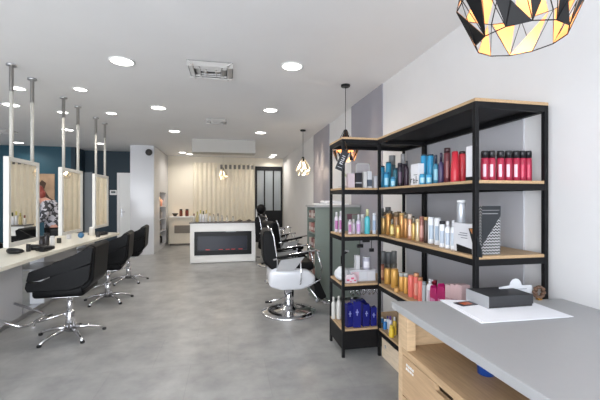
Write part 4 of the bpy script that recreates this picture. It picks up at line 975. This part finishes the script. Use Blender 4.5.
# local frame: leaning towards -x (left), facing -x
P0 = [(0, 0, .92), (-.02, 0, 1.08), (-.08, 0, 1.24), (-.15, 0, 1.36), (-.20, 0, 1.42), (-.26, -.01, 1.49), (-.29, -.01, 1.56),
      (-.10, -.19, 1.34), (-.12, -.25, 1.10), (-.32, -.22, .98), (-.40, -.21, .955),
      (-.12, .19, 1.34), (-.14, .25, 1.10), (-.34, .20, .98), (-.42, .19, .955),
      (.01, -.10, .84), (0, -.11, .48), (.04, -.11, .10), (-.10, -.12, .04),
      (.01, .10, .84), (.02, .11, .48), (.06, .11, .10), (-.08, .12, .04)]
E0 = [(0, 1), (1, 2), (2, 3), (3, 4), (4, 5), (5, 6), (3, 7), (7, 8), (8, 9), (9, 10), (3, 11), (11, 12), (12, 13), (13, 14), (0, 15), (15, 16), (16, 17), (17, 18), (0, 19), (19, 20), (20, 21), (21, 22)]
R0 = [.11, .10, .11, .07, .045, .08, .075, .065, .045, .033, .028, .065, .045, .033, .028, .09, .06, .042, .035, .09, .06, .042, .035]
body = skin_obj('body', P0, E0, R0, 'skin', per)
bl = skin_obj('blouse', [(.01, 0, .86), (-.01, 0, .98), (-.03, 0, 1.1), (-.08, 0, 1.24), (-.155, 0, 1.37), (-.10, -.19, 1.34), (-.12, -.25, 1.11), (-.26, -.23, 1.01), (-.12, .19, 1.34), (-.14, .25, 1.11), (-.28, .21, 1.01)],
              [(0, 1), (1, 2), (2, 3), (3, 4), (4, 5), (5, 6), (6, 7), (4, 8), (8, 9), (9, 10)], [(.17, .19), (.155, .17), (.15, .165), (.165, .175), (.145, .15), .088, .066, .052, .088, .066, .052], 'blouse', per)
tr = skin_obj('trousers', [(0, 0, .9), (.01, -.10, .82), (0, -.11, .48), (.04, -.11, .12), (.01, .10, .82), (.02, .11, .48), (.06, .11, .12)], [(0, 1), (1, 2), (2, 3), (0, 4), (4, 5), (5, 6)], [.15, .115, .08, .062, .115, .08, .062], 'blackp', per)
b1 = new(); ball(b1, (-.265, -.01, 1.56), .1, .09, .115)
for v in b1.verts:
    if v.co.x < -.31 and v.co.z < 1.6: v.co.x = -.31
ball(b1, (-.2, -.01, 1.5), .06, .075, .09); obj('hair', b1, 'hair', per)
b1 = new(); ball(b1, (-.375, -.01, 1.51), .018, .014, .025, 10, 8); obj('nose', b1, 'skin', per)
b1 = new()
for s in (-1, 1): ball(b1, (-.352, -.01+s*.032, 1.54), .012, .014, .008, 10, 8)
obj('eyes', b1, C3(50, 36, 32), per)
b1 = new(); ball(b1, (-.355, -.01, 1.465), .01, .024, .007, 10, 8); obj('mouth', b1, C3(168, 84, 80), per)
for hx, hy in ((-.40, -.21), (-.42, .19)):
    pts = [(hx, hy, .955), (hx-.04, hy, .945)]; ed = [(0, 1)]; rd = [.026, (.036, .016)]
    for k in range(4):
        n0 = len(pts); oy = (k-1.5)*.02; ln = (.062, .072, .068, .052)[k]
        pts += [(hx-.07, hy+oy, .94), (hx-.07-ln*.55, hy+oy*1.1, .93), (hx-.07-ln, hy+oy*1.1, .912)]; ed += [(1, n0), (n0, n0+1), (n0+1, n0+2)]; rd += [.0105, .009, .0075]
    n0 = len(pts); s = 1 if hy < 0 else -1
    pts += [(hx-.02, hy+s*.03, .94), (hx-.05, hy+s*.055, .93), (hx-.075, hy+s*.06, .92)]; ed += [(0, n0), (n0, n0+1), (n0+1, n0+2)]; rd += [.013, .011, .009]
    skin_obj('hand', pts, ed, rd, 'skin', per, 1)
for s, ox in ((-1, .0), (1, .02)):
    b1 = new(); box(b1, -.19+ox, .1+ox, s*.115-.045, s*.115+.045, 0, .075, .03, seg=3); obj('shoe', b1, 'blackp', per)

# ------------------------------------------------------------ light and camera
w = bpy.data.worlds.new('World'); sc.world = w; w.use_nodes = True
nt = w.node_tree; bg = nt.nodes['Background']; sky = nt.nodes.new('ShaderNodeTexSky'); sky.sky_type = 'PREETHAM'; sky.sun_direction = (-.5, .6, .6); sky.turbidity = 4
mxn = nt.nodes.new('ShaderNodeMix'); mxn.data_type = 'RGBA'; mxn.inputs[0].default_value = .75
nt.links.new(sky.outputs[0], mxn.inputs[6]); mxn.inputs[7].default_value = (.82, .9, 1.0, 1); nt.links.new(mxn.outputs[2], bg.inputs['Color']); bg.inputs['Strength'].default_value = 3.0
def area(name, x, z, sx, sz, e, col):
    l = bpy.data.lights.new(name, 'AREA'); l.shape = 'RECTANGLE'; l.size = sx; l.size_y = sz; l.energy = e; l.color = col
    o = bpy.data.objects.new(name, l); COL.objects.link(o); o.location = (x, YF-.25, z); o.rotation_euler = (math.radians(118), 0, 0); return o
for x0, x1 in ((XL+.2, -4.2), (-4.0, -2.1), (-1.9, 0), (.2, XR-.2)):
    area('window_daylight', (x0+x1)/2, 1.36, x1-x0, 2.48, (60 if x0 < 0 else 15)*(x1-x0), (.91, .95, 1.0))
# shop-front glazing
for i, (x0, x1) in enumerate(((XL+.2, -4.2), (-4.0, -2.1), (-1.9, 0), (.2, XR-.2))):
    g = new(); 
    box(g, x0, x1, YF-.14, YF-.08, .12, .17); box(g, x0, x1, YF-.14, YF-.08, 2.55, 2.6); box(g, x0, x0+.05, YF-.14, YF-.08, .17, 2.55); box(g, x1-.05, x1, YF-.14, YF-.08, .17, 2.55)
    struct('window_%d' % (i+1), g, 'blackp', label='black framed shop window')

cam = bpy.data.cameras.new('Camera'); cam.sensor_width = 36; cam.lens = F/600*36; cam.clip_start = .02
co = bpy.data.objects.new('Camera', cam); COL.objects.link(co); co.location = (0, 0, H); co.rotation_euler = (PI/2, 0, -A); sc.camera = co
sc.view_settings.view_transform = 'Standard'; sc.view_settings.look = 'None'; sc.view_settings.gamma = 1; sc.view_settings.use_curve_mapping = False
sc.view_settings.exposure = 0.2
sc.cycles.use_denoising = True; sc.cycles.max_bounces = 8; sc.cycles.diffuse_bounces = 5; sc.cycles.sample_clamp_indirect = 4
